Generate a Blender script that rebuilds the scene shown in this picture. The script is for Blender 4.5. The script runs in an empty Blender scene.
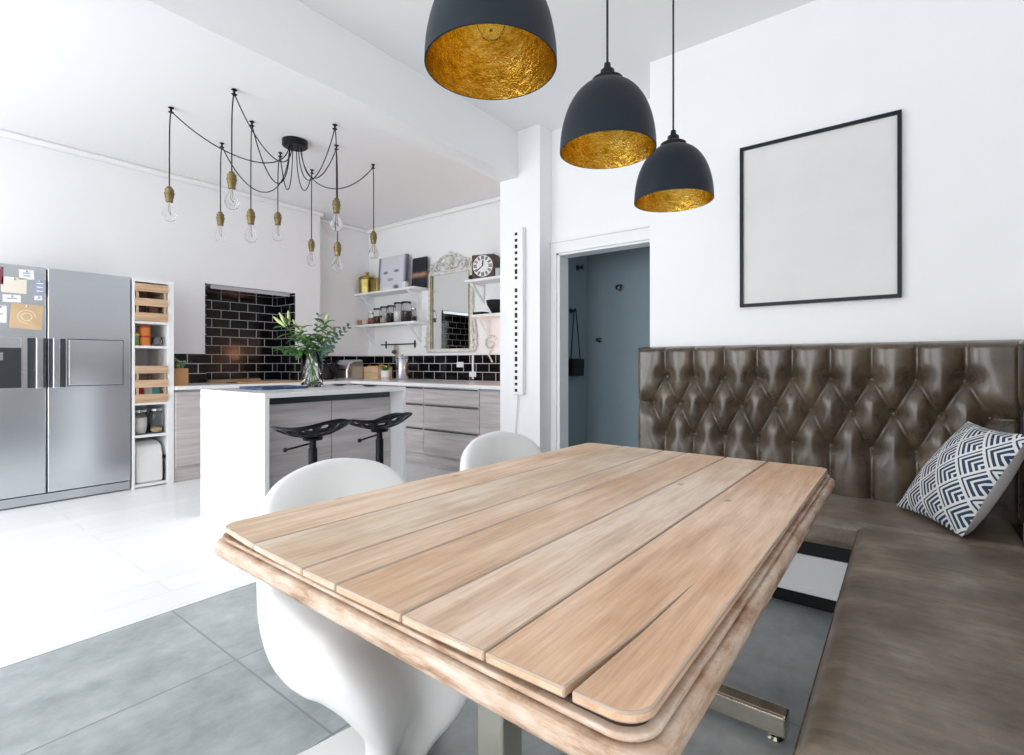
import bpy, bmesh, math, random
from mathutils import Vector, Matrix
random.seed(7)
sc = bpy.context.scene
COL = sc.collection
PI = math.pi
TH = 0.656953          # heading of the camera, left of the +Y axis
FPX = 510.9

# ------------------------------------------------------------------ materials
def mat(name, col, rough=.5, metal=0., spec=.5, coat=0., trans=0., ior=1.45):
    m = bpy.data.materials.new(name); m.use_nodes = True
    b = m.node_tree.nodes['Principled BSDF']
    b.inputs['Base Color'].default_value = (*col, 1)
    b.inputs['Roughness'].default_value = rough
    b.inputs['Metallic'].default_value = metal
    b.inputs['Specular IOR Level'].default_value = spec
    b.inputs['Coat Weight'].default_value = coat
    b.inputs['Transmission Weight'].default_value = trans
    b.inputs['IOR'].default_value = ior
    return m
def N(m, t, **kw):
    n = m.node_tree.nodes.new(t)
    for k, v in kw.items(): setattr(n, k, v)
    return n
def L(m, a, b): m.node_tree.links.new(a, b)
def bsdf(m): return m.node_tree.nodes['Principled BSDF']
def coords(m, kind='Object', scale=(1, 1, 1), rot=(0, 0, 0), loc=(0, 0, 0)):
    tc = N(m, 'ShaderNodeTexCoord'); mp = N(m, 'ShaderNodeMapping')
    mp.inputs['Scale'].default_value = scale; mp.inputs['Rotation'].default_value = rot
    mp.inputs['Location'].default_value = loc
    L(m, tc.outputs[kind], mp.inputs['Vector']); return mp.outputs['Vector']
def noise(m, vec, scale, detail=4, rough=.55):
    n = N(m, 'ShaderNodeTexNoise'); n.inputs['Scale'].default_value = scale
    n.inputs['Detail'].default_value = detail; n.inputs['Roughness'].default_value = rough
    L(m, vec, n.inputs['Vector']); return n.outputs['Fac']
def ramp(m, fac, stops):
    r = N(m, 'ShaderNodeValToRGB'); e = r.color_ramp.elements
    while len(e) < len(stops): e.new(.5)
    for i, (p, c) in enumerate(stops): e[i].position = p; e[i].color = (*c, 1)
    L(m, fac, r.inputs['Fac']); return r.outputs['Color']
def bump(m, h, strength=.2, dist=.01):
    b = N(m, 'ShaderNodeBump'); b.inputs['Strength'].default_value = strength
    b.inputs['Distance'].default_value = dist
    L(m, h, b.inputs['Height']); L(m, b.outputs['Normal'], bsdf(m).inputs['Normal'])
def mixc(m, fac, a, b, mode='MIX'):
    n = N(m, 'ShaderNodeMix', data_type='RGBA', blend_type=mode)
    if isinstance(fac, float): n.inputs[0].default_value = fac
    else: L(m, fac, n.inputs[0])
    for i, v in ((6, a), (7, b)):
        if isinstance(v, tuple): n.inputs[i].default_value = (*v, 1)
        else: L(m, v, n.inputs[i])
    return n.outputs[2]
def math_(m, op, a, b=None):
    n = N(m, 'ShaderNodeMath', operation=op)
    for i, v in enumerate((a, b)):
        if v is None: continue
        if isinstance(v, (int, float)): n.inputs[i].default_value = v
        else: L(m, v, n.inputs[i])
    return n.outputs[0]
def setcol(m, c): L(m, c, bsdf(m).inputs['Base Color'])
def noisy(name, stops, scale, vs=(1, 1, 1), rough=.5, metal=0., bmp=0., detail=4, coat=0., spec=.5, kind='Object'):
    m = mat(name, stops[0][1], rough, metal, spec, coat)
    f = noise(m, coords(m, kind, vs), scale, detail)
    setcol(m, ramp(m, f, stops))
    if bmp: bump(m, f, bmp)
    return m

M = {}
M['wall'] = noisy('wall_paint', [(.3, (.865, .87, .88)), (.7, (.885, .89, .90))], 3, rough=.8, spec=.2)
M['ceil'] = mat('ceiling_paint', (.885, .89, .895), .85, spec=.2)
M['white'] = mat('white_paint', (.84, .85, .86), .35)
M['whitegloss'] = mat('white_quartz', (.87, .875, .88), .18)
M['black'] = mat('black_metal', (.006, .006, .007), .38, spec=.3)
M['blackplastic'] = mat('black_plastic', (.008, .009, .010), .42, spec=.3)
M['chrome'] = mat('polished_steel', (.62, .58, .5), .13, 1.)
M['steel'] = noisy('brushed_steel', [(.3, (.62, .65, .68)), (.7, (.66, .69, .72))], 3, (1, 1, 40), rough=.24, metal=1.)
M['steel2'] = mat('plain_steel', (.55, .57, .6), .25, 1.)
M['darksteel'] = mat('dark_steel', (.10, .11, .12), .3, 1.)
M['brass'] = mat('aged_brass', (.24, .185, .085), .3, 1.)
M['goldmetal'] = noisy('worn_gilt_metal', [(.3, (.30, .23, .07)), (.7, (.52, .42, .16))], 12, rough=.35, metal=1.)
M['plastic'] = mat('white_plastic', (.80, .80, .79), .32)
M['hall'] = noisy('blue_grey_paint', [(.3, (.235, .30, .335)), (.7, (.26, .325, .36))], 2, rough=.7, spec=.2)
M['blackcable'] = mat('black_cable', (.01, .01, .013), .6)
M['glass'] = mat('clear_glass', (1, 1, 1), .02, trans=1., ior=1.25)
M['bulbglass'] = mat('bulb_glass', (.97, .98, 1.), .03, trans=1., ior=1.12)
M['mirror'] = mat('mirror_glass', (.86, .88, .88), .02, 1.)

# pale grained wood of the kitchen fronts
def lamin(name, axis):
    m = mat(name, (.5, .47, .46), .45)
    sca = {'x': (1.2, 6, 22), 'y': (6, 1.2, 22)}[axis]
    v = coords(m, 'Object', sca)
    f = noise(m, v, 1.6, 6, .62); g = noise(m, coords(m, 'Object', tuple(s * .35 for s in sca)), 1.0, 3)
    c = ramp(m, f, [(.28, (.46, .42, .415)), (.5, (.60, .57, .565)), (.72, (.70, .675, .67))])
    d = ramp(m, g, [(.3, (.82, .80, .80)), (.7, (1.05, 1.03, 1.03))])
    setcol(m, mixc(m, 1., c, d, 'MULTIPLY')); bump(m, f, .08)
    return m
M['laminx'] = lamin('pale_grained_laminate', 'x')
M['laminy'] = lamin('pale_grained_laminate_side', 'y')

# table pine
def pine():
    m = mat('old_pine', (.5, .33, .2), .52)
    v = coords(m, 'Object', (14, 1.1, 14)); f = noise(m, v, 2.2, 7, .65)
    g = noise(m, coords(m, 'Object', (2.2, 1.2, 2)), 1.7, 4, .6)
    h = noise(m, coords(m, 'Object', (95, 4, 60)), 2.0, 5, .65)
    c = ramp(m, f, [(.25, (.48, .33, .23)), (.48, (.68, .52, .395)), (.75, (.83, .71, .60))])
    d = ramp(m, g, [(.36, (.94, .82, .70)), (.60, (1.12, 1.14, 1.16))])
    c = mixc(m, 1., c, d, 'MULTIPLY')
    # knots
    vo = N(m, 'ShaderNodeTexVoronoi'); vo.inputs['Scale'].default_value = 2.6
    L(m, coords(m, 'Object', (2.4, 1.3, 0), loc=(.37, .13, 0)), vo.inputs['Vector'])
    k = ramp(m, vo.outputs['Distance'], [(.03, (1, 1, 1)), (.075, (0, 0, 0))])
    c = mixc(m, math_(m, 'MULTIPLY', k, .55), c, (.2, .085, .035))
    # per-plank tone
    at = N(m, 'ShaderNodeAttribute', attribute_name='tone')
    c = mixc(m, 1., c, at.outputs['Color'], 'MULTIPLY')
    h2 = ramp(m, h, [(.36, (.86, .82, .78)), (.5, (1.0, 1.0, 1.0)), (.66, (1.08, 1.08, 1.08))])
    c = mixc(m, .8, c, h2, 'MULTIPLY')
    setcol(m, c); bump(m, h, .18, .004); bsdf(m).inputs['Coat Weight'].default_value = .25; bsdf(m).inputs['Coat Roughness'].default_value = .3
    return m
M['pine'] = pine()
def pine_edge():
    m = mat('worn_pine_edge', (.5, .33, .2), .5)
    f = noise(m, coords(m, 'Object', (5, 5, 30)), 2.0, 7, .7)
    setcol(m, ramp(m, f, [(.34, (.30, .165, .09)), (.5, (.56, .40, .29)), (.66, (.72, .60, .50))]))
    bump(m, f, .25, .006)
    return m
M['pineedge'] = pine_edge()
M['groove'] = mat('dark_groove', (.035, .02, .014), .7)

# brown leather
def leather(name, mottled):
    m = mat(name, (.09, .07, .05), .33, coat=.12 if mottled else .5)
    bsdf(m).inputs['Coat Roughness'].default_value = .2
    v = coords(m, 'Object', (1, 1, 1))
    f = noise(m, v, 6 if not mottled else 4.5, 6, .65)
    a = noise(m, coords(m, 'Object', (3, 9, 3) if not mottled else (2.0, 12, 3)), 3, 6, .7)
    c = ramp(m, f, [(.3, (.135, .108, .082)), (.52, (.245, .20, .157)), (.72, (.40, .34, .28))] if mottled else [(.3, (.044, .031, .020)), (.55, (.080, .058, .038)), (.75, (.128, .096, .066))])
    d = ramp(m, a, [(.3, (.72, .70, .68)), (.7, (1.28, 1.26, 1.24))])
    setcol(m, mixc(m, 1., c, d, 'MULTIPLY'))
    w = N(m, 'ShaderNodeTexVoronoi', feature='DISTANCE_TO_EDGE'); w.inputs['Scale'].default_value = 260
    L(m, v, w.inputs['Vector'])
    wr = noise(m, v, 30, 5, .6)
    hh = math_(m, 'ADD', math_(m, 'MULTIPLY', w.outputs['Distance'], .25), wr)
    bump(m, hh, .06 if mottled else .16, .004)
    r = ramp(m, a, [(.3, (.34, .34, .34)), (.7, (.46, .46, .46))] if mottled else [(.3, (.24, .24, .24)), (.7, (.36, .36, .36))])
    L(m, r, bsdf(m).inputs['Roughness'])
    return m
M['leather'] = leather('brown_leather', False)
M['leatherseat'] = leather('lit_brown_leather', True)  # light falling on the seats is put into this paler colour
for k_ in ('leatherseat',):
    pass

# metro tile (UV in metres)
def metro():
    m = mat('black_metro_tile', (.01, .01, .012), .1, spec=.3)
    tc = N(m, 'ShaderNodeTexCoord')
    b = N(m, 'ShaderNodeTexBrick', offset=.5, offset_frequency=2)
    b.inputs['Scale'].default_value = 1.
    b.inputs['Brick Width'].default_value = .205; b.inputs['Row Height'].default_value = .1045
    b.inputs['Mortar Size'].default_value = .0036; b.inputs['Mortar Smooth'].default_value = .1
    b.inputs['Color1'].default_value = (.004, .004, .005, 1); b.inputs['Color2'].default_value = (.009, .009, .011, 1)
    b.inputs['Mortar'].default_value = (.62, .62, .62, 1)
    L(m, tc.outputs['UV'], b.inputs['Vector'])
    setcol(m, b.outputs['Color'])
    L(m, ramp(m, b.outputs['Fac'], [(0, (.09, .09, .09)), (1, (.7, .7, .7))]), bsdf(m).inputs['Roughness'])
    inv = math_(m, 'SUBTRACT', 1., b.outputs['Fac'])
    wob = noise(m, tc.outputs['UV'], 7, 1)
    bump(m, math_(m, 'ADD', inv, math_(m, 'MULTIPLY', wob, .8)), .25, .004)
    return m
M['metro'] = metro()

# floor: slate tiles and white boards
def slate():
    m = mat('grey_slate_tile', (.3, .33, .34), .38)
    v = coords(m, 'Object', (1, 1, 1))
    n1 = noise(m, coords(m, 'Object', (2.2, 1.2, 1), (0, 0, .5)), 1.5, 9, .7)
    n2 = noise(m, v, 11, 5, .6)
    c = ramp(m, n1, [(.32, (.22, .245, .245)), (.5, (.35, .385, .39)), (.68, (.50, .535, .54))])
    c = mixc(m, .35, c, ramp(m, n2, [(.3, (.22, .24, .25)), (.7, (.50, .53, .54))]))
    b = N(m, 'ShaderNodeTexBrick', offset=0.)
    b.inputs['Scale'].default_value = 1.
    b.inputs['Brick Width'].default_value = .63; b.inputs['Row Height'].default_value = .9
    b.inputs['Mortar Size'].default_value = .004; b.inputs['Mortar Smooth'].default_value = 0.
    b.inputs['Color1'].default_value = (.93, .93, .93, 1); b.inputs['Color2'].default_value = (1.08, 1.08, 1.08, 1)
    mv = coords(m, 'Object', (1, 1, 1), loc=(2.63 + .63 * 4, -.89 + .9 * 6, 0)); L(m, mv, b.inputs['Vector'])
    c = mixc(m, 1., c, b.outputs['Color'], 'MULTIPLY')
    c = mixc(m, b.outputs['Fac'], c, (.25, .26, .26))
    setcol(m, c)
    bump(m, math_(m, 'SUBTRACT', math_(m, 'MULTIPLY', n2, .35), b.outputs['Fac']), .25, .004)
    return m
M['slate'] = slate()
def boards():
    m = mat('white_floorboard', (.84, .85, .86), .3)
    b = N(m, 'ShaderNodeTexBrick', offset=.37)
    b.inputs['Scale'].default_value = 1.
    b.inputs['Brick Width'].default_value = 2.6; b.inputs['Row Height'].default_value = .19
    b.inputs['Mortar Size'].default_value = .0025
    b.inputs['Color1'].default_value = (.82, .83, .84, 1); b.inputs['Color2'].default_value = (.86, .87, .88, 1)
    b.inputs['Mortar'].default_value = (.66, .67, .68, 1)
    L(m, coords(m, 'Object', (1, 1, 1), (0, 0, PI / 2)), b.inputs['Vector'])
    setcol(m, b.outputs['Color']); bump(m, b.outputs['Fac'], -.2, .003)
    return m
M['boards'] = boards()

# ------------------------------------------------------------------ geometry helpers
def uvbox(me):
    uv = me.uv_layers.new(name='UVMap')
    for p in me.polygons:
        n = p.normal; ax = max(range(3), key=lambda i: abs(n[i]))
        for li in p.loop_indices:
            c = me.vertices[me.loops[li].vertex_index].co
            uv.data[li].uv = (c.y, c.z) if ax == 0 else (c.x, c.z) if ax == 1 else (c.x, c.y)
def obj(name, bm, m, parent=None, loc=(0, 0, 0), rot=(0, 0, 0), smooth=False, bevel=0, sub=0, solid=0, seg=2, off=0., uv=True, angle=40):
    me = bpy.data.meshes.new(name)
    bmesh.ops.recalc_face_normals(bm, faces=bm.faces[:]) if not solid else None
    bm.to_mesh(me); bm.free()
    if uv and not me.uv_layers: uvbox(me)
    for x in (m if isinstance(m, (list, tuple)) else [m]): me.materials.append(x)
    o = bpy.data.objects.new(name, me); COL.objects.link(o)
    o.parent = parent; o.location = loc; o.rotation_euler = rot
    if solid:
        q = o.modifiers.new('solid', 'SOLIDIFY'); q.thickness = solid; q.offset = off
    if sub:
        q = o.modifiers.new('sub', 'SUBSURF'); q.levels = sub; q.render_levels = sub
    if bevel:
        q = o.modifiers.new('bevel', 'BEVEL'); q.width = bevel; q.segments = seg; q.limit_method = 'ANGLE'
        q.angle_limit = math.radians(angle)
    if smooth:
        for p in me.polygons: p.use_smooth = True
    elif bevel:
        for p in me.polygons: p.use_smooth = False
    return o
def thing(name, label, cat, loc=(0, 0, 0), rz=0, group=None):
    o = bpy.data.objects.new(name, None); COL.objects.link(o)
    o.empty_display_size = .1
    o.location = loc; o.rotation_euler = (0, 0, rz); o['label'] = label; o['category'] = cat
    if group: o['group'] = group
    return o
def tag(o, label, cat, group=None, kind=None):
    o['label'] = label; o['category'] = cat
    if group: o['group'] = group
    if kind: o['kind'] = kind
    return o
def struct(o): o['kind'] = 'structure'; return o
def B(): return bmesh.new()
def box(bm, x0, x1, y0, y1, z0, z1):
    v = [bm.verts.new((x, y, z)) for z in (z0, z1) for y in (y0, y1) for x in (x0, x1)]
    for f in ((0, 2, 3, 1), (4, 5, 7, 6), (0, 1, 5, 4), (2, 6, 7, 3), (0, 4, 6, 2), (1, 3, 7, 5)):
        bm.faces.new([v[i] for i in f])
    return v
def bx(*a): bm = B(); box(bm, *a); return bm
def obox(bm, c, ax, ay, az):   # oriented box: centre and three half-axis vectors
    c, ax, ay, az = map(Vector, (c, ax, ay, az))
    v = [bm.verts.new(c + sx * ax + sy * ay + sz * az) for sz in (-1, 1) for sy in (-1, 1) for sx in (-1, 1)]
    for f in ((0, 2, 3, 1), (4, 5, 7, 6), (0, 1, 5, 4), (2, 6, 7, 3), (0, 4, 6, 2), (1, 3, 7, 5)):
        bm.faces.new([v[i] for i in f])
def lathe(bm, prof, n=24, c=(0, 0, 0), cap0=True, cap1=True):
    rings = []
    for r, z in prof:
        if r < 1e-6: rings.append([bm.verts.new((c[0], c[1], c[2] + z))])
        else: rings.append([bm.verts.new((c[0] + r * math.cos(2 * PI * k / n), c[1] + r * math.sin(2 * PI * k / n), c[2] + z)) for k in range(n)])
    for a, b in zip(rings, rings[1:]):
        for k in range(n):
            k2 = (k + 1) % n
            if len(a) == 1 and len(b) == 1: break
            if len(a) == 1: bm.faces.new((a[0], b[k], b[k2]))
            elif len(b) == 1: bm.faces.new((a[k], a[k2], b[0]))
            else: bm.faces.new((a[k], a[k2], b[k2], b[k]))
    if cap0 and len(rings[0]) > 1: bm.faces.new(rings[0][::-1])
    if cap1 and len(rings[-1]) > 1: bm.faces.new(rings[-1])
    return bm
def tube(bm, pts, r, n=8, caps=True):
    pts = [Vector(p) for p in pts]; rr = r if isinstance(r, (list, tuple)) else [r] * len(pts)
    rings = []; up = None
    for i, p in enumerate(pts):
        t = (pts[min(i + 1, len(pts) - 1)] - pts[max(i - 1, 0)]).normalized()
        if up is None:
            up = Vector((0, 0, 1)) if abs(t.z) < .9 else Vector((1, 0, 0))
        s = t.cross(up)
        if s.length < 1e-4: s = t.cross(Vector((.3, .9, .1)))
        s.normalize(); up = s.cross(t).normalized()
        rings.append([bm.verts.new(p + rr[i] * (math.cos(2 * PI * k / n) * s + math.sin(2 * PI * k / n) * up)) for k in range(n)])
    for a, b in zip(rings, rings[1:]):
        for k in range(n): bm.faces.new((a[k], a[(k + 1) % n], b[(k + 1) % n], b[k]))
    if caps: bm.faces.new(rings[0][::-1]); bm.faces.new(rings[-1])
    return bm
def sphere(bm, c, r, n=16, sz=1.):
    lathe(bm, [(r * math.sin(PI * i / (n // 2)), -r * sz * math.cos(PI * i / (n // 2))) for i in range(n // 2 + 1)], n, c)
    return bm
def bez(p0, p1, p2, p3, n=14):
    p0, p1, p2, p3 = map(Vector, (p0, p1, p2, p3))
    return [(1 - t) ** 3 * p0 + 3 * t * (1 - t) ** 2 * p1 + 3 * t * t * (1 - t) * p2 + t ** 3 * p3 for t in [i / n for i in range(n + 1)]]
def prism(bm, pts, z0, z1):
    a = [bm.verts.new((x, y, z0)) for x, y in pts]; b = [bm.verts.new((x, y, z1)) for x, y in pts]
    bm.faces.new(a[::-1]); bm.faces.new(b)
    fs = []
    for i in range(len(pts)):
        j = (i + 1) % len(pts); fs.append(bm.faces.new((a[i], a[j], b[j], b[i])))
    return bm
def rrect(x0, x1, y0, y1, r, n=8):
    out = []
    for cx, cy, a0 in ((x1 - r, y1 - r, 0), (x0 + r, y1 - r, PI / 2), (x0 + r, y0 + r, PI), (x1 - r, y0 + r, 1.5 * PI)):
        for i in range(n + 1):
            a = a0 + PI / 2 * i / n; out.append((cx + r * math.cos(a), cy + r * math.sin(a)))
    return out
def catmull(keys, n):
    out = []; K = len(keys)
    for i in range(n):
        u = i / (n - 1) * (K - 1); k = min(int(u), K - 2); t = u - k
        p = [keys[max(0, min(K - 1, k + d))] for d in (-1, 0, 1, 2)]
        out.append([.5 * (2 * b + (c - a) * t + (2 * a - 5 * b + 4 * c - d) * t * t + (3 * b - a - 3 * c + d) * t ** 3) for a, b, c, d in zip(*p)])
    return out

# ------------------------------------------------------------------ the room
XL = -5.95; XA = -6.2; YB = 4.62; ZC = 3.05; YD = 3.57; YW = 3.14; XR = .52; YF = -2.6; HX0 = -2.75; HX1 = -2.56
bm = B(); box(bm, -2.63, 2.0, YF - .2, 6.5, -.1, 0)
struct(obj('floor', bm, M['slate']))
bm = B(); box(bm, -6.6, -2.63, YF - .2, 5.0, -.1, .002)
struct(obj('floor', bm, M['boards']))
bm = B(); box(bm, -6.6, 2.0, -.25, 6.5, ZC, ZC + .12); box(bm, -6.6, 2.0, YF - .2, -1.65, ZC, ZC + .12); box(bm, -6.6, -5.25, -1.65, -.25, ZC, ZC + .12); box(bm, -3.15, 2.0, -1.65, -.25, ZC, ZC + .12)
struct(obj('ceiling', bm, M['ceil']))
# left wall with the cooker recess
RY0, RY1, RZ0, RZ1, RX = 2.327, 3.345, .866, 1.977, -6.37
bm = B()
box(bm, -6.6, XL, YF, RY0, 0, ZC); box(bm, -6.6, XL, RY0, RY1, 0, RZ0); box(bm, -6.6, XL, RY0, RY1, RZ1, ZC)
box(bm, -6.6, RX - .012, RY0, RY1, RZ0, RZ1); box(bm, -6.6, XL, RY1, 3.684, 0, ZC); box(bm, -6.6, XA, 3.684, YB, 0, ZC)
struct(obj('wall_left', bm, M['wall']))
bm = B(); box(bm, -6.6, HX1 - .005, YB, YB + .15, 0, ZC)
struct(obj('wall_back', bm, M['wall']))
# pier between kitchen and dining side, stub wall behind it, short wall up to the doorway
bm = B(); box(bm, HX0, -2.338, 3.40, YD + .12, 0, ZC); box(bm, HX0, HX1, YD + .12, YB, 0, ZC)
struct(obj('wall_pier', bm, M['wall']))
# wall with the doorway
DX0, DX1, DZ = -2.285, -1.43, 2.022
bm = B(); box(bm, -2.338, DX0, YD, YD + .12, 0, ZC); box(bm, DX0, DX1, YD, YD + .12, DZ, ZC); box(bm, DX1, -1.28, YD, YD + .12, 0, ZC)
struct(obj('wall_doorway', bm, M['wall']))
# nearer wall behind the banquette
bm = B(); box(bm, -1.303, XR + .2, YW, YD + .12, 0, ZC)
struct(obj('wall_banquette', bm, M['wall']))
bm = B(); box(bm, XR, XR + .2, YF, YW, 0, ZC)
struct(obj('wall_right', bm, M['wall']))
# the beam over the opening between the two halves of the room
bm = B(); box(bm, HX0, HX1, YF, 3.40, 2.665, ZC)
struct(obj('trim_1', bm, M['ceil'], bevel=.004))
# front wall (behind the camera) with two glazed openings
W1 = (-5.5, -2.95, .05, 2.55); W2 = (-2.2, .2, .05, 2.55)
bm = B()
box(bm, -6.6, W1[0], YF - .2, YF, 0, ZC); box(bm, W1[1], W2[0], YF - .2, YF, 0, ZC); box(bm, W2[1], XR + .2, YF - .2, YF, 0, ZC)
for w in (W1, W2): box(bm, w[0], w[1], YF - .2, YF, w[3], ZC); box(bm, w[0], w[1], YF - .2, YF, -.1, w[2])
struct(obj('wall_front', bm, M['wall']))
for i, w in enumerate((W1, W2)):
    bm = B(); n = 3
    for k in range(n + 1):
        xx = w[0] + (w[1] - w[0]) * k / n; box(bm, xx - .04, xx + .04, YF - .14, YF - .06, w[2], w[3])
    for zz in (w[2] + .04, w[3] - .04): box(bm, w[0], w[1], YF - .135, YF - .065, zz - .04, zz + .04)
    struct(obj('window_%d' % (i + 1), bm, M['white'], bevel=.006))
# coving on the kitchen ceiling
bm = B()
for (x0, x1, y0, y1) in ((XL, XL + .05, YF, 3.684 + .05), (XA, XL + .05, 3.684, 3.734), (XA, XA + .05, 3.684, YB), (XA, HX0, YB - .05, YB)):
    box(bm, x0, x1, y0, y1, ZC - .055, ZC)
struct(obj('trim_2', bm, M['ceil'], bevel=.02, seg=3))
# hall behind the doorway
bm = B(); box(bm, -2.6, -2.45, YD + .12, 4.5, 0, ZC)
struct(obj('wall_hall_left', bm, M['hall']))
bm = B(); box(bm, -2.45, 1.2, 4.37, 4.5, 0, ZC)
struct(obj('wall_hall_back', bm, M['hall']))
bm = B(); box(bm, 1.1, 1.2, YD, 4.37, 0, ZC)
struct(obj('wall_hall_right', bm, M['hall']))
# door casing
bm = B()
box(bm, DX0 - .012, DX0 + .03, YD - .005, YD + .135, 0, DZ + .005); box(bm, DX1 - .03, DX1 + .012, YD - .005, YD + .135, 0, DZ + .005)
box(bm, DX0, DX1, YD - .005, YD + .135, DZ - .018, DZ + .012)
box(bm, DX0 - .050, DX0 + .004, YD - .024, YD - .001, 0, DZ + .085); box(bm, DX1 - .004, -1.31, YD - .024, YD - .001, 0, DZ + .085)
box(bm, DX0 + .004, DX1 - .004, YD - .024, YD - .001, DZ - .002, DZ + .085)
box(bm, DX0 - .050, -1.31, YD - .034, YD - .001, DZ + .085, DZ + .105)
struct(obj('door_1', bm, M['white'], bevel=.004))
# skirting on the banquette wall side and pier
bm = B(); box(bm, -2.54, -2.34, 3.385, 3.399, 0, .14); box(bm, HX0, -2.54, 3.385, 3.399, 0, .14)
struct(obj('baseboard_pier', bm, M['white'], bevel=.004))

# splashbacks of black tiles (metro material, UV in metres)
def splash(name, x0, x1, y0, y1, z0, z1):
    bm = B(); box(bm, x0, x1, y0, y1, z0, z1); bmesh.ops.translate(bm, vec=(0, 0, -.905), verts=bm.verts[:])
    return struct(obj(name, bm, M['metro'], loc=(0, 0, .905)))
splash('trim_4', RX - .012, RX, RY0, RY1, .89, RZ1)                  # back of the recess
splash('trim_5', RX, XL + .004, RY1 - .012, RY1, .905, RZ1)           # its right cheek
splash('trim_6', RX, XL + .004, RY0, RY0 + .012, .905, RZ1)
splash('trim_7', XL, XL + .012, 1.85, RY0, .905, 1.217)
splash('trim_8', XL, XL + .012, RY1, 3.684, .905, 1.217)
splash('trim_9', XA, XA + .012, 3.70, YB, .905, 1.217)
splash('trim_10', XA + .012, HX0 - .001, YB - .012, YB, .905, 1.217)
bm = B(); box(bm, XA + .012, HX0 - .001, YB - .02, YB - .0005, 1.217, 1.243); box(bm, XA + .0005, XA + .02, 3.70, YB - .02, 1.217, 1.243)
struct(obj('trim_11', bm, M['white'], bevel=.003))
bm = B(); box(bm, -4.16, -4.135, YB - .022, YB - .012, .925, 1.217)
struct(obj('trim_12', bm, M['white']))

# ------------------------------------------------------------------ fridge
FX = -5.4
fr = thing('fridge_freezer', 'tall brushed steel double door fridge freezer with papers on its left door', 'fridge', (FX, .957, 0))
ZF0, ZF1 = .09, 1.875
obj('cabinet', bx(-.545, -.06, -.40, .552, .03, ZF1 - .005), M['darksteel'], fr, bevel=.004)
obj('plinth_grille', bx(-.07, -.012, -.40, .552, .012, .082), M['steel2'], fr, bevel=.004)
def fdoor(y0, y1, hy, label=None):
    bm = bx(-.06, 0, y0, y1, ZF0, ZF1)
    d = obj('door', bm, M['steel'], fr, bevel=.006, seg=3)
    h = B(); box(h, .001, .004, hy - .052, hy + .052, .925, 1.315)
    obj('handle_recess', h, M['darksteel'], d)
    s = 1 if hy > (y0 + y1) / 2 else -1
    h = B(); box(h, .006, .05, hy + s * .012 - .022, hy + s * .012 + .022, .92, 1.32)
    g = obj('handle', h, M['steel2'], d, bevel=.007, seg=3); g['label'] = 'pale upright handle'
    return d
dl = fdoor(-.40, -.006, -.062)
dr = fdoor(.006, .552, .062)
h = B(); box(h, .0005, .003, .125, .50, .93, 1.318); q = obj('door_panel_border', h, M['darksteel'], dr); 
h = B(); box(h, .002, .010, .131, .494, .936, 1.312); q = obj('home_bar_panel', h, M['steel'], dr, bevel=.004)
# dispenser in the left door
h = B(); box(h, .0005, .006, -.385, -.135, .92, 1.33); obj('dispenser_surround', h, M['steel2'], dl, bevel=.003)
h = B(); box(h, .006, .009, -.375, -.15, .93, 1.235); dd = obj('dispenser_cavity', h, M['darksteel'], dl)
h = B(); box(h, .008, .02, -.375, -.15, 1.24, 1.32); obj('dispenser_display', h, M['steel'], dl, bevel=.004)
h = B(); tube(h, [(.016, -.29, 1.235), (.016, -.29, 1.2), (.02, -.29, 1.17)], .012, 8); obj('spout', h, M['blackplastic'], dl)
h = B(); box(h, .009, .011, -.33, -.25, 1.14, 1.20); obj('dispenser_paddle', h, M['steel2'], dl)
# papers held on the left door
paper_m = {'w': mat('white_paper', (.80, .80, .82), .7), 'c': mat('cream_card', (.78, .72, .62), .7), 'k': noisy('kraft_card', [(.35, (.55, .38, .22)), (.7, (.66, .48, .30))], 5, rough=.8),
           'b': mat('blue_grey_card', (.34, .37, .47), .6), 'r': mat('dark_red_card', (.25, .06, .09), .6), 'g': mat('gold_print', (.75, .62, .46), .6)}
def note(pxy, pz, w, hgt, key, label, tilt=0., extra=None):
    o = thing('note', label, 'paper', (FX + .0015, pxy, pz), 0, 'papers on the fridge door')
    o.rotation_euler = (tilt, 0, 0)
    obj('sheet', bx(0, .0012, -w / 2, w / 2, -hgt / 2, hgt / 2), paper_m[key], o)
    h = B(); lathe(h, [(.008, 0), (.008, .004), (.005, .006)], 10); bmesh.ops.rotate(h, matrix=Matrix.Rotation(PI / 2, 3, 'Y'), verts=h.verts[:])
    obj('magnet', h, M['steel2'], o, loc=(.001, 0, hgt / 2 - .012))
    if extra: extra(o)
    return o
def ring_print(o):
    h = B(); n = 28
    for (ri, ro) in ((.026, .033), (.047, .053)):
        for k in range(n if ri < .03 else n - 6):
            a, b = 2 * PI * k / n, 2 * PI * (k + 1) / n
            v = [h.verts.new((.0016, r * math.cos(t), r * math.sin(t))) for r, t in ((ri, a), (ro, a), (ro, b), (ri, b))]; h.faces.new(v)
    obj('printed_rings', h, paper_m['g'], o)
def line_print(key, ys, w):
    def f(o):
        for y in ys: obj('printed_line', bx(.0012, .0017, -w, w, y - .004, y + .004), paper_m[key], o)
    return f
note(.838, 1.478, .185, .19, 'k', 'square brown kraft card with pale rings, lowest of the fridge papers', -.06, ring_print)
note(.768, 1.715, .14, .12, 'c', 'cream blank note in the middle of the left fridge door', -.03)
note(.838, 1.805, .085, .075, 'w', 'small white note highest of the fridge papers', .06, line_print('b', (.01, -.01), .02))
note(.915, 1.715, .065, .125, 'b', 'blue grey upright card near the gap between the fridge doors', -.02, line_print('w', (.03, .0, -.03), .018))
note(.755, 1.612, .10, .055, 'w', 'white narrow note just below the cream note on the fridge', .02, line_print('b', (0.,), .03))
note(.905, 1.63, .045, .035, 'w', 'tiny white sticker above the brown kraft card corner', .1, line_print('b', (0.,), .01))
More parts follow.
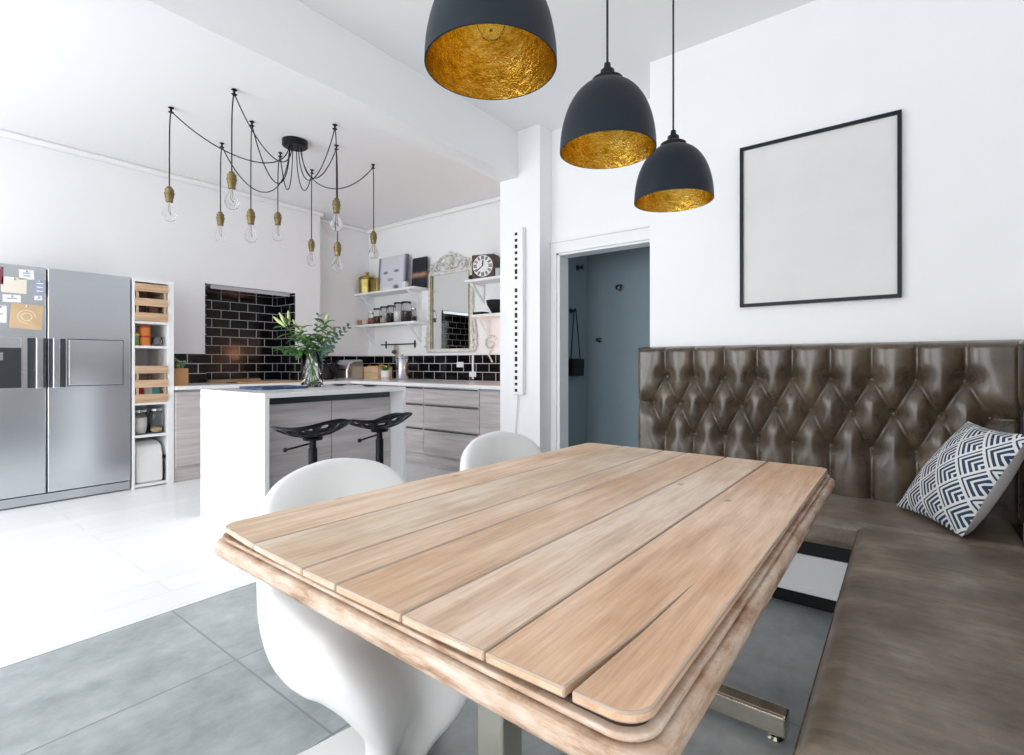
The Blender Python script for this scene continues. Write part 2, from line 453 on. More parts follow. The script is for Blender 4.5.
note(.692, 1.49, .07, .13, 'w', 'white note with a blue mark left of the brown kraft card', -.02, line_print('b', (.0,), .015))
note(.69, 1.78, .04, .13, 'r', 'dark red card at the far left edge of the fridge papers', 0)

# ------------------------------------------------------------------ tall open shelf unit and contents
SY0, SY1 = 1.522, 1.846
su = thing('shelf_unit', 'tall narrow open white shelf unit beside the steel fridge', 'shelf unit', (FX, SY0, 0))
W_ = SY1 - SY0
obj('side_panel', bx(-.53, .0, 0, .02, 0, 1.87), M['white'], su, bevel=.002)
obj('side_panel', bx(-.53, .0, W_ - .05, W_, 0, 1.87), M['white'], su, bevel=.002)
obj('top_panel', bx(-.53, .0, .02, W_ - .05, 1.845, 1.87), M['white'], su)
obj('back_panel', bx(-.53, -.52, .02, W_ - .05, .02, 1.845), M['white'], su)
SZ = [.02, .62, .97, 1.37, 1.42]
shz = {'bottom': .03, 'jars': .535, 'crate': .845, 'tins': 1.315, 'top': 1.525}
shz = {'bottom': .035, 'jars': .475, 'crate': .765, 'tins': 1.275, 'top': 1.495}
for z in shz.values(): obj('shelf_board', bx(-.52, -.004, .02, W_ - .05, z - .022, z), M['white'], su, bevel=.002)
M['crate'] = noisy('raw_pine_slat', [(.3, (.47, .29, .16)), (.7, (.70, .50, .33))], 3, (4, 1, 20), rough=.6)
def crate(z, hgt, label):
    t = thing('slatted_crate', label, 'crate', (FX - .215, SY0 + .02 + .127, z), 0, 'slatted crates in the shelf unit')
    w, d = .1255, .22
    n = 3; sh = hgt / n * .62
    for k in range(n):
        zz = .008 + k * (hgt - sh - .008) / (n - 1)
        for s in (-1, 1): obj('slat', bx(s * d - .006, s * d + .006, -w, w, zz, zz + sh), M['crate'], t, bevel=.002)
        
        for s in (-1, 1): obj('side_slat', bx(-d + .008, d - .008, s * (w - .004) - .004, s * (w - .004) + .004, zz, zz + sh), M['crate'], t)
    for sx in (-1, 1):
        for sy in (-1, 1):
            obj('corner_post', bx(sx * (d - .016) - .009, sx * (d - .016) + .009, sy * (w - .018) - .009, sy * (w - .018) + .009, 0, hgt), M['crate'], t)
    obj('base_board', bx(-d + .006, d - .006, -w + .008, w - .008, 0, .008), M['crate'], t)
    return t
crate(shz['top'], .335, 'slatted wooden crate on the top shelf of the white unit')
crate(shz['crate'], .33, 'slatted wooden crate of food packets on the middle shelf of the white unit')
cm = {k: mat('pack_' + k, c, .45) for k, c in dict(red=(.5, .03, .02), yellow=(.75, .5, .05), green=(.16, .3, .06), teal=(.10, .42, .42), white=(.75, .74, .72), brown=(.22, .12, .06), orange=(.7, .22, .04), dark=(.04, .035, .035)).items()}
def packet(x, y, z, s, key, label, group, rz=0.):
    b = B(); w, d, h_ = s
    for i, (k, zz) in enumerate(((.9, 0), (1, h_ * .15), (1, h_ * .8), (.75, h_))):
        pass
    rings = [[b.verts.new((sx * w * k, sy * d * kd, zz)) for sx, sy in ((-1, -1), (1, -1), (1, 1), (-1, 1))] for k, kd, zz in ((.92, .9, 0), (1, 1, h_ * .2), (1, .95, h_ * .75), (.96, .15, h_))]
    for a, c in zip(rings, rings[1:]):
        for i in range(4): b.faces.new((a[i], a[(i + 1) % 4], c[(i + 1) % 4], c[i]))
    b.faces.new(rings[0][::-1]); b.faces.new(rings[-1])
    o = obj('food_packet', b, cm[key], loc=(x, y, z), rot=(0, 0, rz), bevel=.004)
    return tag(o, label, 'packet', group)
cy = SY0 + .147
for (dx, dy, key, nm, h_) in ((.13, -.06, 'red', 'red', .13), (.13, .0, 'white', 'white', .155), (.13, .06, 'teal', 'teal', .12), (.03, -.05, 'orange', 'orange', .15), (.03, .045, 'brown', 'brown', .16)):
    packet(FX - .24 + dx, cy + dy, shz['crate'] + .0085, (.03, .026, h_), key, nm + ' food packet inside the middle slatted crate', 'packets in the middle crate', PI / 2)
for (dy, key, nm) in ((-.05, 'dark', 'dark'), (.045, 'brown', 'brown')):
    packet(FX - .24 + .12, cy + dy, shz['top'] + .0085, (.035, .03, .2), key, nm + ' packet inside the top slatted crate', 'packets in the top crate', PI / 2)
def tin(x, y, z, r, h_, key, lidkey, label, grp):
    b = B(); lathe(b, [(r, 0), (r, h_)], 20); 
    t = thing('food_tub', label, 'tub', (x, y, z), 0, grp)
    obj('tub_body', b, cm[key], t, smooth=False)
    b = B(); lathe(b, [(r * 1.06, h_), (r * 1.06, h_ + .015), (r, h_ + .018)], 20); obj('lid', b, cm[lidkey], t)
    return t
tin(FX - .09, cy - .03, shz['tins'], .045, .075, 'orange', 'red', 'lower orange food tub with red lid in the stack', 'food tubs in the shelf unit')
tin(FX - .09, cy - .03, shz['tins'] + .094, .045, .07, 'orange', 'red', 'upper orange food tub with red lid in the stack', 'food tubs in the shelf unit')
tin(FX - .06, cy - .102, shz['tins'], .022, .09, 'green', 'yellow', 'slim green jar left of the stacked orange tubs', 'food tubs in the shelf unit')
def jar(x, y, z, r, h_, label, group, fill=None, frac=.6, lidm=None, name='glass_jar', cat='jar', lidh=.018):
    t = thing(name, label, cat, (x, y, z), 0, group)
    b = B(); lathe(b, [(r * .9, 0), (r, .008), (r, h_ * .78), (r * .82, h_ * .9), (r * .82, h_), (r * .76, h_), (r * .76, h_ * .9), (r * .93, h_ * .77), (r * .93, .012), (0, .010)], 20, cap1=False)
    obj('jar_body', b, M['glass'], t, smooth=True)
    if fill:
        b = B(); lathe(b, [(r * .91, .0125), (r * .91, h_ * frac * .78), (r * .5, h_ * frac * .8), (0, h_ * frac * .82)], 20); obj('contents', b, fill, t, smooth=True)
    if lidm:
        b = B(); lathe(b, [(r * .88, h_ + .0005), (r * .88, h_ + lidh), (r * .8, h_ + lidh + .003)], 20); obj('lid', b, lidm, t)
    return t
flour = mat('flour', (.84, .82, .78), .9); pasta = mat('dry_pasta', (.68, .5, .28), .7); tea = mat('dark_tea', (.03, .025, .02), .8); spice = mat('reddish_spice', (.4, .13, .07), .8); oats = mat('oats', (.56, .46, .34), .8)
jar(FX - .10, cy - .062, shz['jars'], .06, .20, 'glass storage jar of white flour on the lower shelf of the white unit', 'storage jars in the shelf unit', flour, .95, M['steel2'])
jar(FX - .10, cy + .065, shz['jars'], .058, .205, 'glass storage jar with a little pasta on the lower shelf of the white unit', 'storage jars in the shelf unit', pasta, .3, M['steel2'])
b = B(); lathe(b, [(.035, 0), (.04, .01), (.04, .08), (.034, .085), (.034, .012), (0, .012)], 18, cap1=False)
tag(obj('drinking_glass', b, M['glass'], loc=(FX - .08, cy + .07, shz['tins']), smooth=True), 'clear glass right of the stacked orange tubs', 'glass')
# bread maker on the lowest shelf
t = thing('bread_maker', 'white rounded bread maker on the lowest shelf of the white unit', 'appliance', (FX - .2, cy, shz['bottom']))
b = B(); pts = [(-.19, 0), (.16, 0), (.175, .02), (.17, .26), (.13, .335), (.05, .365), (-.12, .37), (-.19, .34)]
for s in (-.108, .095): pass
va = [b.verts.new((x, -.112, z)) for x, z in pts]; vb = [b.verts.new((x, .098, z)) for x, z in pts]
b.faces.new(va); b.faces.new(vb[::-1])
for i in range(len(pts)): j = (i + 1) % len(pts); b.faces.new((va[i], vb[i], vb[j], va[j]))
obj('casing', b, M['plastic'], t, bevel=.02, seg=3, smooth=False)
obj('side_handle', bx(-.05, .165, .099, .12, .20, .235), M['blackplastic'], t, bevel=.006)
obj('foot_strip', bx(-.15, .15, .099, .115, .0, .16), M['blackplastic'], t, bevel=.006)

# ------------------------------------------------------------------ base cabinets
CF = -5.385   # left run front
def cab_left(y0, y1, label, gap=.003):
    t = thing('base_cabinet', label, 'cabinet', (CF, y0, 0), 0, 'base cabinets along the cooker wall')
    w = y1 - y0
    obj('body', bx(-.53, -.02, 0.001, w - .001, .14, .868), M['laminy'], t)
    obj('plinth', bx(-.30, -.03, 0.001, w - .001, .003, .138), M['laminy'], t)
    obj('door', bx(-.02, 0, gap, w - gap, .15, .845), M['laminy'], t, bevel=.002)
    obj('grip_rail', bx(-.0225, -.004, .001, w - .001, .848, .866), M['steel2'], t)
    return t
cab_left(1.852, 2.452, 'pale wood grain base cabinet next to the white shelf unit')
cab_left(2.452, 3.052, 'pale wood grain base cabinet beneath the cooker recess')
cab_left(3.052, 3.70, 'pale wood grain base cabinet left of the kitchen corner')
CY = 3.765  # back run front
def cab_back(x0, x1, label, zs=((.15, .405), (.425, .665), (.685, .845)), full=True):
    t = thing('drawer_cabinet', label, 'cabinet', (x0, CY, 0), 0, 'drawer cabinets along the back wall')
    w = x1 - x0
    obj('body', bx(.001, w - .001, .022, .83, .14, .868), M['laminx'], t)
    obj('plinth', bx(.001, w - .001, .045, .3, .003, .138), M['laminx'], t)
    for (a, c) in zs:
        d = obj('drawer_front', bx(.003, w - .003, 0, .02, a, c), M['laminx'], t, bevel=.002)
        obj('handle', bx(.02, w - .02, -.012, -.0005, c - .002, c + .009), M['darksteel'], d, bevel=.002)
    obj('finger_rail', bx(.001, w - .001, .004, .0215, .85, .866), M['steel2'], t)
    return t
for (a, c, lb) in ((-5.36, -4.90, 'drawer cabinet at the kitchen corner behind the island'), (-4.90, -4.10, 'wide drawer cabinet below the hanging rail and jars'), (-4.10, -3.31, 'drawer cabinet with dark handles below the ornate mirror'),):
    cab_back(a, c, 'pale wood ' + lb)
t = thing('base_cabinet', 'plain pale wood base cabinet end next to the white wall pier', 'cabinet', (-3.308, CY, 0), 0, 'drawer cabinets along the back wall')
obj('body', bx(.001, .556, .022, .83, .14, .868), M['laminx'], t); obj('plinth', bx(.001, .556, .045, .3, .003, .138), M['laminx'], t)
obj('door', bx(.003, .554, 0, .02, .15, .845), M['laminx'], t, bevel=.002)
# L-shaped worktop
b = B(); prism(b, [(-5.355, 1.852), (-5.355, 3.735), (HX0 - .002, 3.735), (HX0 - .002, YB - .013), (XA + .013, YB - .013), (XA + .013, 3.686), (XL + .013, 3.684), (XL + .013, RY1 - .014), (RX + .001, RY1 - .014), (RX + .001, RY0 + .014), (XL + .013, RY0 + .014), (XL + .013, 1.852)], .8685, .904)
tag(obj('worktop', b, M['whitegloss'], bevel=.003), 'white L-shaped worktop running along both kitchen walls', 'worktop')
# hob + boards in the recess
t = thing('induction_hob', 'flat black glass hob set on the worktop inside the tiled recess', 'hob', (-5.68, 2.83, .9045))
obj('glass_plate', bx(-.25, .25, -.3, .3, 0, .006), mat('black_glass', (.006, .006, .008), .05), t, bevel=.002)
for (x, y, r) in ((-.11, -.14, .09), (-.11, .14, .07), (.12, -.14, .07), (.12, .14, .09)):
    b = B()
    for k in range(32):
        a, c = 2 * PI * k / 32, 2 * PI * (k + 1) / 32
        b.faces.new([b.verts.new((x + rr * math.cos(q), y + rr * math.sin(q), .0066)) for rr, q in ((r - .003, a), (r, a), (r, c), (r - .003, c))])
    obj('cooking_ring', b, M['steel2'], t)
M['oak'] = noisy('oiled_oak', [(.3, (.34, .19, .09)), (.7, (.55, .34, .18))], 3, (4, 1, 4), rough=.4)
M['copper'] = mat('copper', (.75, .36, .18), .22, 1.)
b = B(); prism(b, rrect(-.10, .10, -.30, .30, .03), 0, .028)
tag(obj('chopping_board', b, M['oak'], loc=(-6.22, 2.72, .9045), bevel=.005), 'long oak chopping board lying at the back of the tiled recess', 'chopping board')
b = B(); prism(b, rrect(-.045, .045, -.56, .30, .02), 0, .02)
tag(obj('wooden_strip_board', b, M['oak'], loc=(-5.43, 3.0, .9045), bevel=.004), 'long narrow wooden board along the worktop front edge behind the island', 'board')
# slim extractor panel under the top of the recess
t = thing('extractor_hood', 'slim steel extractor panel fixed under the top of the tiled recess', 'extractor', (-6.12, 2.84, 1.90))
obj('panel', bx(-.22, .13, -.45, .45, .045, .075), M['steel2'], t, bevel=.004)
obj('front_lip', bx(.1305, .15, -.45, .45, .028, .075), M['steel2'], t, bevel=.003)
# plant box and socket beside the shelf unit
t = thing('plant_box', 'small orange brown box of leafy produce beside the white shelf unit', 'box', (-5.52, 1.93, .9045))
obj('box_body', bx(-.06, .06, -.06, .06, 0, .165), noisy('cardboard', [(.3, (.42, .21, .09)), (.7, (.5, .26, .12))], 5, rough=.75), t, bevel=.004)
def leaf(bm, base, tip, w, droop=.0, n=6, side=None):
    base, tip = Vector(base), Vector(tip); d = tip - base
    side = side or d.cross(Vector((0, 0, 1)))
    if side.length < 1e-4: side = Vector((1, 0, 0))
    side = side.normalized(); nrm = side.cross(d).normalized()
    rows = []
    for i in range(n + 1):
        t_ = i / n; c = base + d * t_ + nrm * droop * 4 * t_ * (1 - t_) * d.length
        ww = w * math.sin(PI * min(1, t_ * .97 + .03)) ** .75
        rows.append([bm.verts.new(c - side * ww + nrm * ww * .35), bm.verts.new(c), bm.verts.new(c + side * ww + nrm * ww * .35)])
    for a, c in zip(rows, rows[1:]):
        for k in (0, 1): bm.faces.new((a[k], a[k + 1], c[k + 1], c[k]))
M['leafg'] = noisy('green_leaf', [(.3, (.035, .12, .03)), (.7, (.10, .25, .05))], 14, rough=.4)
M['leafy'] = noisy('yellow_green_leaf', [(.3, (.30, .38, .05)), (.7, (.5, .52, .1))], 9, rough=.5)
M['euca'] = noisy('eucalyptus_leaf', [(.3, (.045, .10, .085)), (.7, (.15, .24, .21))], 20, rough=.5)
M['bud'] = noisy('lily_bud', [(.35, (.42, .50, .16)), (.7, (.70, .72, .42))], 12, rough=.45)
M['stem'] = mat('green_stem', (.12, .25, .05), .5)
b = B()
for k in range(9):
    a = k * 2.4; leaf(b, (.03 * math.cos(a), .03 * math.sin(a), .15), (.07 * math.cos(a), .08 * math.sin(a), .22 + .07 * random.random()), .022, .1)
obj('dark_leaves', b, M['euca'], t, smooth=True, solid=.0012)
b = B()
for k in range(5):
    a = k * 1.4 - .8; leaf(b, (.02, .02 * math.sin(a), .15), (.075 * math.cos(a), .075 * math.sin(a), .20 + .02 * k % 3), .022, .2)
obj('yellow_leaves', b, M['leafy'], t, smooth=True, solid=.0012)

# ------------------------------------------------------------------ island
IX0, IX1, IY0, IY1, IZ = -4.08, -3.135, 1.565, 2.69, .93
isl = thing('kitchen_island', 'white waterfall kitchen island with pale wood grain back panels', 'kitchen island', (IX0, IY0, .002))
iw, il = IX1 - IX0, IY1 - IY0
obj('countertop', bx(0, iw, 0, il, IZ - .032, IZ - .002), M['whitegloss'], isl, bevel=.002)
obj('end_panel', bx(0, iw, 0, .03, 0, IZ - .0325), M['whitegloss'], isl, bevel=.002)
obj('end_panel', bx(0, iw, il - .03, il, 0, IZ - .0325), M['whitegloss'], isl, bevel=.002)
obj('carcass', bx(.06, iw - .17, .031, il - .031, .1, IZ - .06), M['laminy'], isl)
ph = (il - .06) / 2
for k in range(2):
    o = obj('back_panel', bx(iw - .17, iw - .15, .032 + ph * k, .03 + ph * (k + 1) - .005, .13, IZ - .085), M['laminy'], isl, bevel=.0015)
obj('shadow_rail', bx(iw - .169, iw - .16, .031, il - .031, IZ - .084, IZ - .033), M['darksteel'], isl)
obj('plinth', bx(.08, iw - .2, .031, il - .031, 0, .099), M['darksteel'], isl)
obj('socket_plate', bx(.012, .082, -.008, -.0005, .79, .86), M['plastic'], isl, bevel=.004)
# blue tray
t = thing('serving_tray', 'dark blue flat tray lying on the white island top', 'tray', (-3.72, 1.93, IZ + .0005))
bl = mat('dark_blue_enamel', (.03, .07, .14), .25)
b = B(); prism(b, rrect(-.17, .17, -.19, .19, .04), 0, .006); obj('tray_base', b, bl, t)
b = B()
o_ = rrect(-.17, .17, -.19, .19, .04); i_ = rrect(-.155, .155, -.175, .175, .03)
for k in range(len(o_)):
    j = (k + 1) % len(o_)
    v = [b.verts.new((*p, z)) for p, z in ((o_[k], .006), (o_[j], .006), (o_[j], .016), (o_[k], .016))]; b.faces.new(v)
    v = [b.verts.new((*p, z)) for p, z in ((o_[k], .016), (o_[j], .016), (i_[j], .006), (i_[k], .006))]; b.faces.new(v)
obj('rim', b, bl, t)
# little dishes on the island right part
for (x, y, lb) in ((-3.78, 2.52, 'small dark saucer on the island top behind the vase'), (-3.45, 2.58, 'small dark dish near the far end of the island top')):
    b = B(); lathe(b, [(.03, 0), (.06, .010), (.063, .012), (.058, .012), (.028, .004), (0, .004)], 20, cap1=False)
    tag(obj('saucer', b, cm['dark'], loc=(x, y, IZ + .0005), smooth=True), lb, 'saucer', 'saucers on the island')

# vase and its stems
VP = Vector((-3.715, 2.23, IZ + .0005))
va = thing('glass_vase', 'clear glass cylinder vase of flowers standing on the white island', 'vase', VP)
b = B(); r = .082; h_ = .275
lathe(b, [(r * .96, 0), (r, .006), (r, h_), (r - .005, h_), (r - .005, .02), (0, .018)], 28, cap1=False)
obj('vase_body', b, M['glass'], va, smooth=True)
b = B(); lathe(b, [(r - .006, .021), (r - .006, .12), (0, .12)], 28); wm = mat('water', (.93, 1., .96), .0, trans=1., ior=1.2)
obj('water', b, wm, va, smooth=False)
Rv = Vector((math.cos(TH), math.sin(TH), 0)); Fv = Vector((-math.sin(TH), math.cos(TH), 0)); Zv = Vector((0, 0, 1))
PXM = 4.04 / FPX   # metres per photo pixel at the vase
def vp(du, dz, df=0.):   # right, up, away: measured from the vase base, in metres
    return Rv * du + Zv * dz + Fv * df
def stem_thing(name, label, cat, tip, df, foot, nleaf=0):
    t = thing(name, label, cat, VP + Vector((0, 0, .022)))
    base = vp(foot[0], 0.006, foot[1]); top = vp(tip[0] * PXM, tip[1] * PXM - .022, df)
    mid1 = vp(-foot[0] * .4, .16, -foot[1] * .4); mid2 = vp(foot[0] * -.3 + tip[0] * PXM * .35, .30, df * .4)
    pts = bez(base, mid1 * 1.0, mid2, top, 16)
    b = B(); tube(b, pts, [.0045 - .0028 * i / 16 for i in range(17)], 6); obj('stem', b, M['stem'], t, smooth=True)
    return t, pts
def bud(bm, a, c, r):
    a, c = Vector(a), Vector(c); pts = [a.lerp(c, i / 8) for i in range(9)]
    tube(bm, pts, [r * max(.12, math.sin(PI * (.08 + .86 * (i / 8))) ** .8) for i in range(9)], 8)
lil = [((-27, 66), -.03, (.035, .02), 'lily stem with the leftmost pale buds in the glass vase', ((-37, 70), (-31, 74), (-22, 76))),
       ((-16, 60), .05, (.02, -.04), 'lily stem with short green buds left of centre in the vase', ((-22, 68), (-14, 60))),
       ((14, 66), .0, (-.04, .0), 'lily stem with a yellow green bud right of centre in the vase', ((16, 73), (11, 64)))]
for tip, df, foot, lb, buds in lil:
    t, pts = stem_thing('lily_stem', lb, 'flower stem', tip, df, foot)
    for bu in buds:
        b = B(); c = vp(bu[0] * PXM, bu[1] * PXM - .022, df); a = Vector(pts[-3]) if bu[0] < 0 else Vector(pts[-2])
        bud(b, a.lerp(c, .25), c, .0135); obj('bud', b, M['bud'], t, smooth=True)
    b = B(); n = 0
    for i in (7, 8, 9, 10, 11, 12, 13, 14, 15):
        for s in (0, 1):
            a = i * 2.1 + s * PI + foot[0] * 50; p = Vector(pts[i])
            d = Rv * math.cos(a) + Fv * math.sin(a) * .8
            leaf(b, p, p + d * (.12 + .03 * math.sin(i)) + Zv * .05 * math.cos(i * 1.7), .021, .12)
    obj('leaves', b, M['leafg'], t, smooth=True, solid=.0012)
eu = [((36, 60), .0, (-.05, .02), 'long eucalyptus sprig leaning right out of the glass vase'),
      ((4, 72), .06, (.0, .045), 'upright eucalyptus sprig rising from the middle of the vase'),
      ((22, 38), -.05, (-.03, -.04), 'short eucalyptus sprig low on the right of the vase')]
for tip, df, foot, lb in eu:
    t, pts = stem_thing('eucalyptus_sprig', lb, 'foliage sprig', tip, df, foot)
    b = B()
    for i in range(6, 17):
        p = Vector(pts[i]); t_ = (Vector(pts[min(16, i + 1)]) - Vector(pts[i - 1])).normalized()
        for s in (-1, 1):
            side = (t_.cross(Fv)).normalized() * s
            leaf(b, p, p + side * .05 * (1.15 - i / 26) + t_ * .016, .016, .05, side=(t_ * .6 + Fv * .8))
    obj('leaves', b, M['euca'], t, smooth=True, solid=.0012)
gl = [((-26, 34), -.04, (.03, -.02), 'leafy green stem spreading low on the left of the vase'), ((-6, 50), -.07, (.0, -.05), 'leafy green stem facing the room at the front of the vase'), ((18, 58), .04, (-.02, .05), 'dark green leafy stem behind the eucalyptus in the vase')]
for tip, df, foot, lb in gl:
    t, pts = stem_thing('leafy_stem', lb, 'foliage stem', tip, df, foot)
    b = B()
    for i in range(8, 17):
        for s in (0, 1, 2):
            a = i * 1.9 + s * 2.1; p = Vector(pts[i]); d = Rv * math.cos(a) + Fv * math.sin(a)
            leaf(b, p, p + d * .10 + Zv * .035 * math.sin(i * 2.3 + s), .02, .15)
    obj('leaves', b, M['leafg'], t, smooth=True, solid=.0012)

# ------------------------------------------------------------------ tractor seat stools
def stool(x, y, rz, label):
    t = thing('bar_stool', label, 'stool', (x, y, .002), rz, 'bar stools at the island')
    # seat pan: local -x faces the island, back rim at +x
    b = B(); NR, NA = 7, 40
    def P(u, a):
        ca, sa = math.cos(a), math.sin(a)
        ex = .215 * (1 - .10 * (ca < -.2) * 1.); ey = .245
        x_ = u * ex * ca; y_ = u * ey * sa * (1 - .06 * ca)
        if ca < 0: x_ *= 1 - .30 * (1 - abs(sa)) * u
        z_ = .085 * max(0, x_ / .2) ** 2.2 + .05 * (abs(y_) / .22) ** 2.6 + .018 * max(0, -x_ / .2) ** 2 - .03 * (1 - u ** 2) * .6
        return (x_, y_, .695 + z_)
    us = [0.12, .30, .42, .60, .70, .88, 1.0]
    g = [[b.verts.new(P(u, 2 * PI * k / NA)) for k in range(NA)] for u in us]
    cen = b.verts.new(P(0, 0))
    for k in range(NA):
        b.faces.new((cen, g[0][k], g[0][(k + 1) % NA]))
        for i in range(NR - 1):
            hole = (i == 2 and k % 4 in (0, 1, 2) and 0) or (i in (4,) and k % 3 != 0) or (i == 2 and k % 4 != 0)
            if hole: continue
            b.faces.new((g[i][k], g[i][(k + 1) % NA], g[i + 1][(k + 1) % NA], g[i + 1][k]))
    obj('seat', b, M['black'], t, solid=.012, sub=1, smooth=True)
    b = B(); lathe(b, [(.055, .655), (.06, .668), (.045, .676)], 20); obj('seat_mount', b, M['black'], t)
    b = B(); lathe(b, [(.026, .30), (.026, .60), (.02, .61), (.02, .6545)], 18); obj('post', b, M['black'], t)
    b = B(); lathe(b, [(.04, .02), (.04, .299)], 18); obj('sleeve', b, M['black'], t)
    b = B(); tube(b, [(-.02, 0, .632), (-.03, -.16, .615)], .006, 8); lv = obj('height_lever', b, M['black'], t)
    b = B(); sphere(b, (-.031, -.165, .6145), .014, 12); obj('lever_knob', b, M['black'], lv, smooth=True)
    b = B(); lathe(b, [(.20, 0), (.20, .008), (.06, .02), (.045, .022)], 32); obj('base_plate', b, M['black'], t)
    return t
stool(-2.83, 1.705, .12, 'left black tractor seat bar stool nearer the white island end')
stool(-2.82, 2.19, .25, 'right black tractor seat bar stool at the far end of the island')

# ------------------------------------------------------------------ wall shelves and contents
YS = 4.37
def wshelf(x0, x1, z, label, brs, name='wall_shelf'):
    t = thing(name, label, 'shelf', (x0, YB, z), 0, 'white bracketed wall shelves')
    obj('board', bx(.001, x1 - x0, YS - YB, -.001, -.03, 0), M['white'], t, bevel=.002)
    for bxx in brs:
        b = B(); u = bxx - x0
        box(b, u - .012, u + .012, -.022, -.001, -.26, -.031); box(b, u - .012, u + .012, -.22, -.022, -.055, -.031)
        obox(b, (u, -.115, -.145), (.010, 0, 0), (0, .115, -.115), (0, .009, .009))
        obj('bracket', b, M['white'], t)
    return t
ZU, ZL_ = 2.098, 1.655
wshelf(XA, -4.94, ZU, 'upper left white wall shelf holding the canister and two pictures', (-6.06, -5.08))
wshelf(XA, -4.94, ZL_, 'lower left white wall shelf holding a row of glass jars', (-6.06, -5.08))
wshelf(-4.07, HX0 - .001, 2.085, 'upper right white wall shelf carrying the clock', (-3.98, -3.0))
wshelf(-3.96, HX0 - .001, 1.675, 'lower right white wall shelf carrying a dark bowl', (-3.88, -3.0))
# gilt canister (oval tin with lid and knob) upper shelf
t = thing('biscuit_canister', 'worn gilt metal canister with knobbed lid on the upper left shelf', 'canister', (-6.06, 4.49, ZU + .0005))
b = B(); lathe(b, [(.115, 0), (.12, .006), (.12, .20), (.115, .206)], 8); obj('body', b, M['goldmetal'], t, rot=(0, 0, .2), bevel=.008)
b = B(); lathe(b, [(.118, .2065), (.122, .215), (.10, .245), (.05, .262), (.02, .266), (.018, .285), (.035, .295), (.03, .31), (0, .315)], 20); obj('lid', b, M['goldmetal'], t, smooth=True)
t = thing('gilt_tin', 'squarer gilt tin standing just right of the knobbed canister', 'tin', (-5.85, 4.50, ZU + .0005))
b = B(); prism(b, rrect(-.075, .075, -.06, .06, .02), 0, .17); obj('body', b, M['goldmetal'], t)
b = B(); prism(b, rrect(-.078, .078, -.063, .063, .02), .1705, .192); obj('lid', b, M['goldmetal'], t, bevel=.006)
# pale canvas print with a soft face
def face_mat():
    m = mat('pale_portrait_print', (.7, .7, .76), .7)
    tc = N(m, 'ShaderNodeTexCoord'); sp = N(m, 'ShaderNodeSeparateXYZ'); L(m, tc.outputs['Generated'], sp.inputs[0])
    u, v = sp.outputs['X'], sp.outputs['Z']
    def blob(cx, cy, rx, ry):
        a = math_(m, 'DIVIDE', math_(m, 'SUBTRACT', u, cx), rx); c = math_(m, 'DIVIDE', math_(m, 'SUBTRACT', v, cy), ry)
        d = math_(m, 'ADD', math_(m, 'MULTIPLY', a, a), math_(m, 'MULTIPLY', c, c))
        n = N(m, 'ShaderNodeMapRange'); L(m, d, n.inputs[0]); n.inputs[1].default_value = 1.3; n.inputs[2].default_value = .2
        return n.outputs[0]
    side = ramp(m, math_(m, 'ABSOLUTE', math_(m, 'SUBTRACT', u, .5)), [(.38, (.66, .66, .73)), (.47, (.16, .14, .22))])
    c = side
    c = mixc(m, blob(.27, .54, .10, .05), c, (.20, .19, .26)); c = mixc(m, blob(.66, .56, .10, .05), c, (.20, .19, .26))
    c = mixc(m, blob(.46, .33, .12, .05), c, (.36, .33, .40)); c = mixc(m, blob(.66, .08, .12, .09), c, (.12, .12, .16))
    c = mixc(m, blob(.35, .02, .3, .12), c, (.78, .77, .75))
    setcol(m, c); return m
t = thing('canvas_print', 'pale portrait canvas print with two dark eyes on the upper left shelf', 'picture', (-5.53, 4.50, ZU + .0005))
t.rotation_euler = (-.07, 0, 0)
obj('canvas', bx(-.29, .29, -.018, .018, 0, .475), face_mat(), t, bevel=.003)
dp = mat('dark_painting', (.02, .02, .03), .5)
f = noise(dp, coords(dp, 'Generated', (1, 1, 2)), 3.2, 5)
sp = N(dp, 'ShaderNodeSeparateXYZ'); tc = N(dp, 'ShaderNodeTexCoord'); L(dp, tc.outputs['Generated'], sp.inputs[0])
bd = ramp(dp, sp.outputs['Z'], [(.3, (0, 0, 0)), (.44, (1, 1, 1)), (.54, (0, 0, 0))])
setcol(dp, mixc(dp, math_(dp, 'MULTIPLY', bd, f), (.010, .012, .02), (.75, .42, .26)))
t = thing('painting', 'small dark unframed painting on the upper left shelf beside the mirror', 'picture', (-4.875, 4.535, ZU + .0005))
t.rotation_euler = (-.06, 0, 0)
obj('canvas', bx(-.165, .10, -.012, .012, 0, .40), dp, t, bevel=.002); t.location.x = -5.00
tag(obj('ornament_block', bx(-.03, .03, -.03, .03, 0, .075), M['plastic'], loc=(-5.14, 4.40, ZU + .0005), bevel=.004), 'little white block at the front of the upper left shelf', 'ornament')
# jars row, lower left shelf
grp = 'jars on the lower left shelf'
jx = [(-5.80, .062, .20, tea, .7, 'third'), (-5.655, .064, .215, oats, .5, 'fourth'), (-5.51, .064, .22, tea, .8, 'fifth'), (-5.36, .068, .25, flour, .8, 'sixth'), (-5.20, .072, .25, tea, .75, 'last')]
words = {'third': 'first big glass jar with dark lid left in the row on the lower left shelf', 'fourth': 'second big glass jar with oats in the row on the lower left shelf', 'fifth': 'middle big glass jar with dark tea on the lower left shelf', 'sixth': 'big glass jar of white flour in the row on the lower left shelf', 'last': 'rightmost big glass jar full of dark tea on the lower left shelf'}
for x, r_, hh, fl, fr_, k in jx: jar(x, 4.47, ZL_ + .0005, r_, hh, words[k], grp, fl, fr_, M['blackplastic'])
jar(-5.92, 4.45, ZL_ + .0005, .04, .15, 'slim spice jar with reddish contents on the lower left shelf', grp, spice, .8, M['steel2'])
b = B(); lathe(b, [(.03, 0), (.05, .015), (.056, .07), (.05, .07), (.044, .02), (0, .016)], 20, cap1=False)
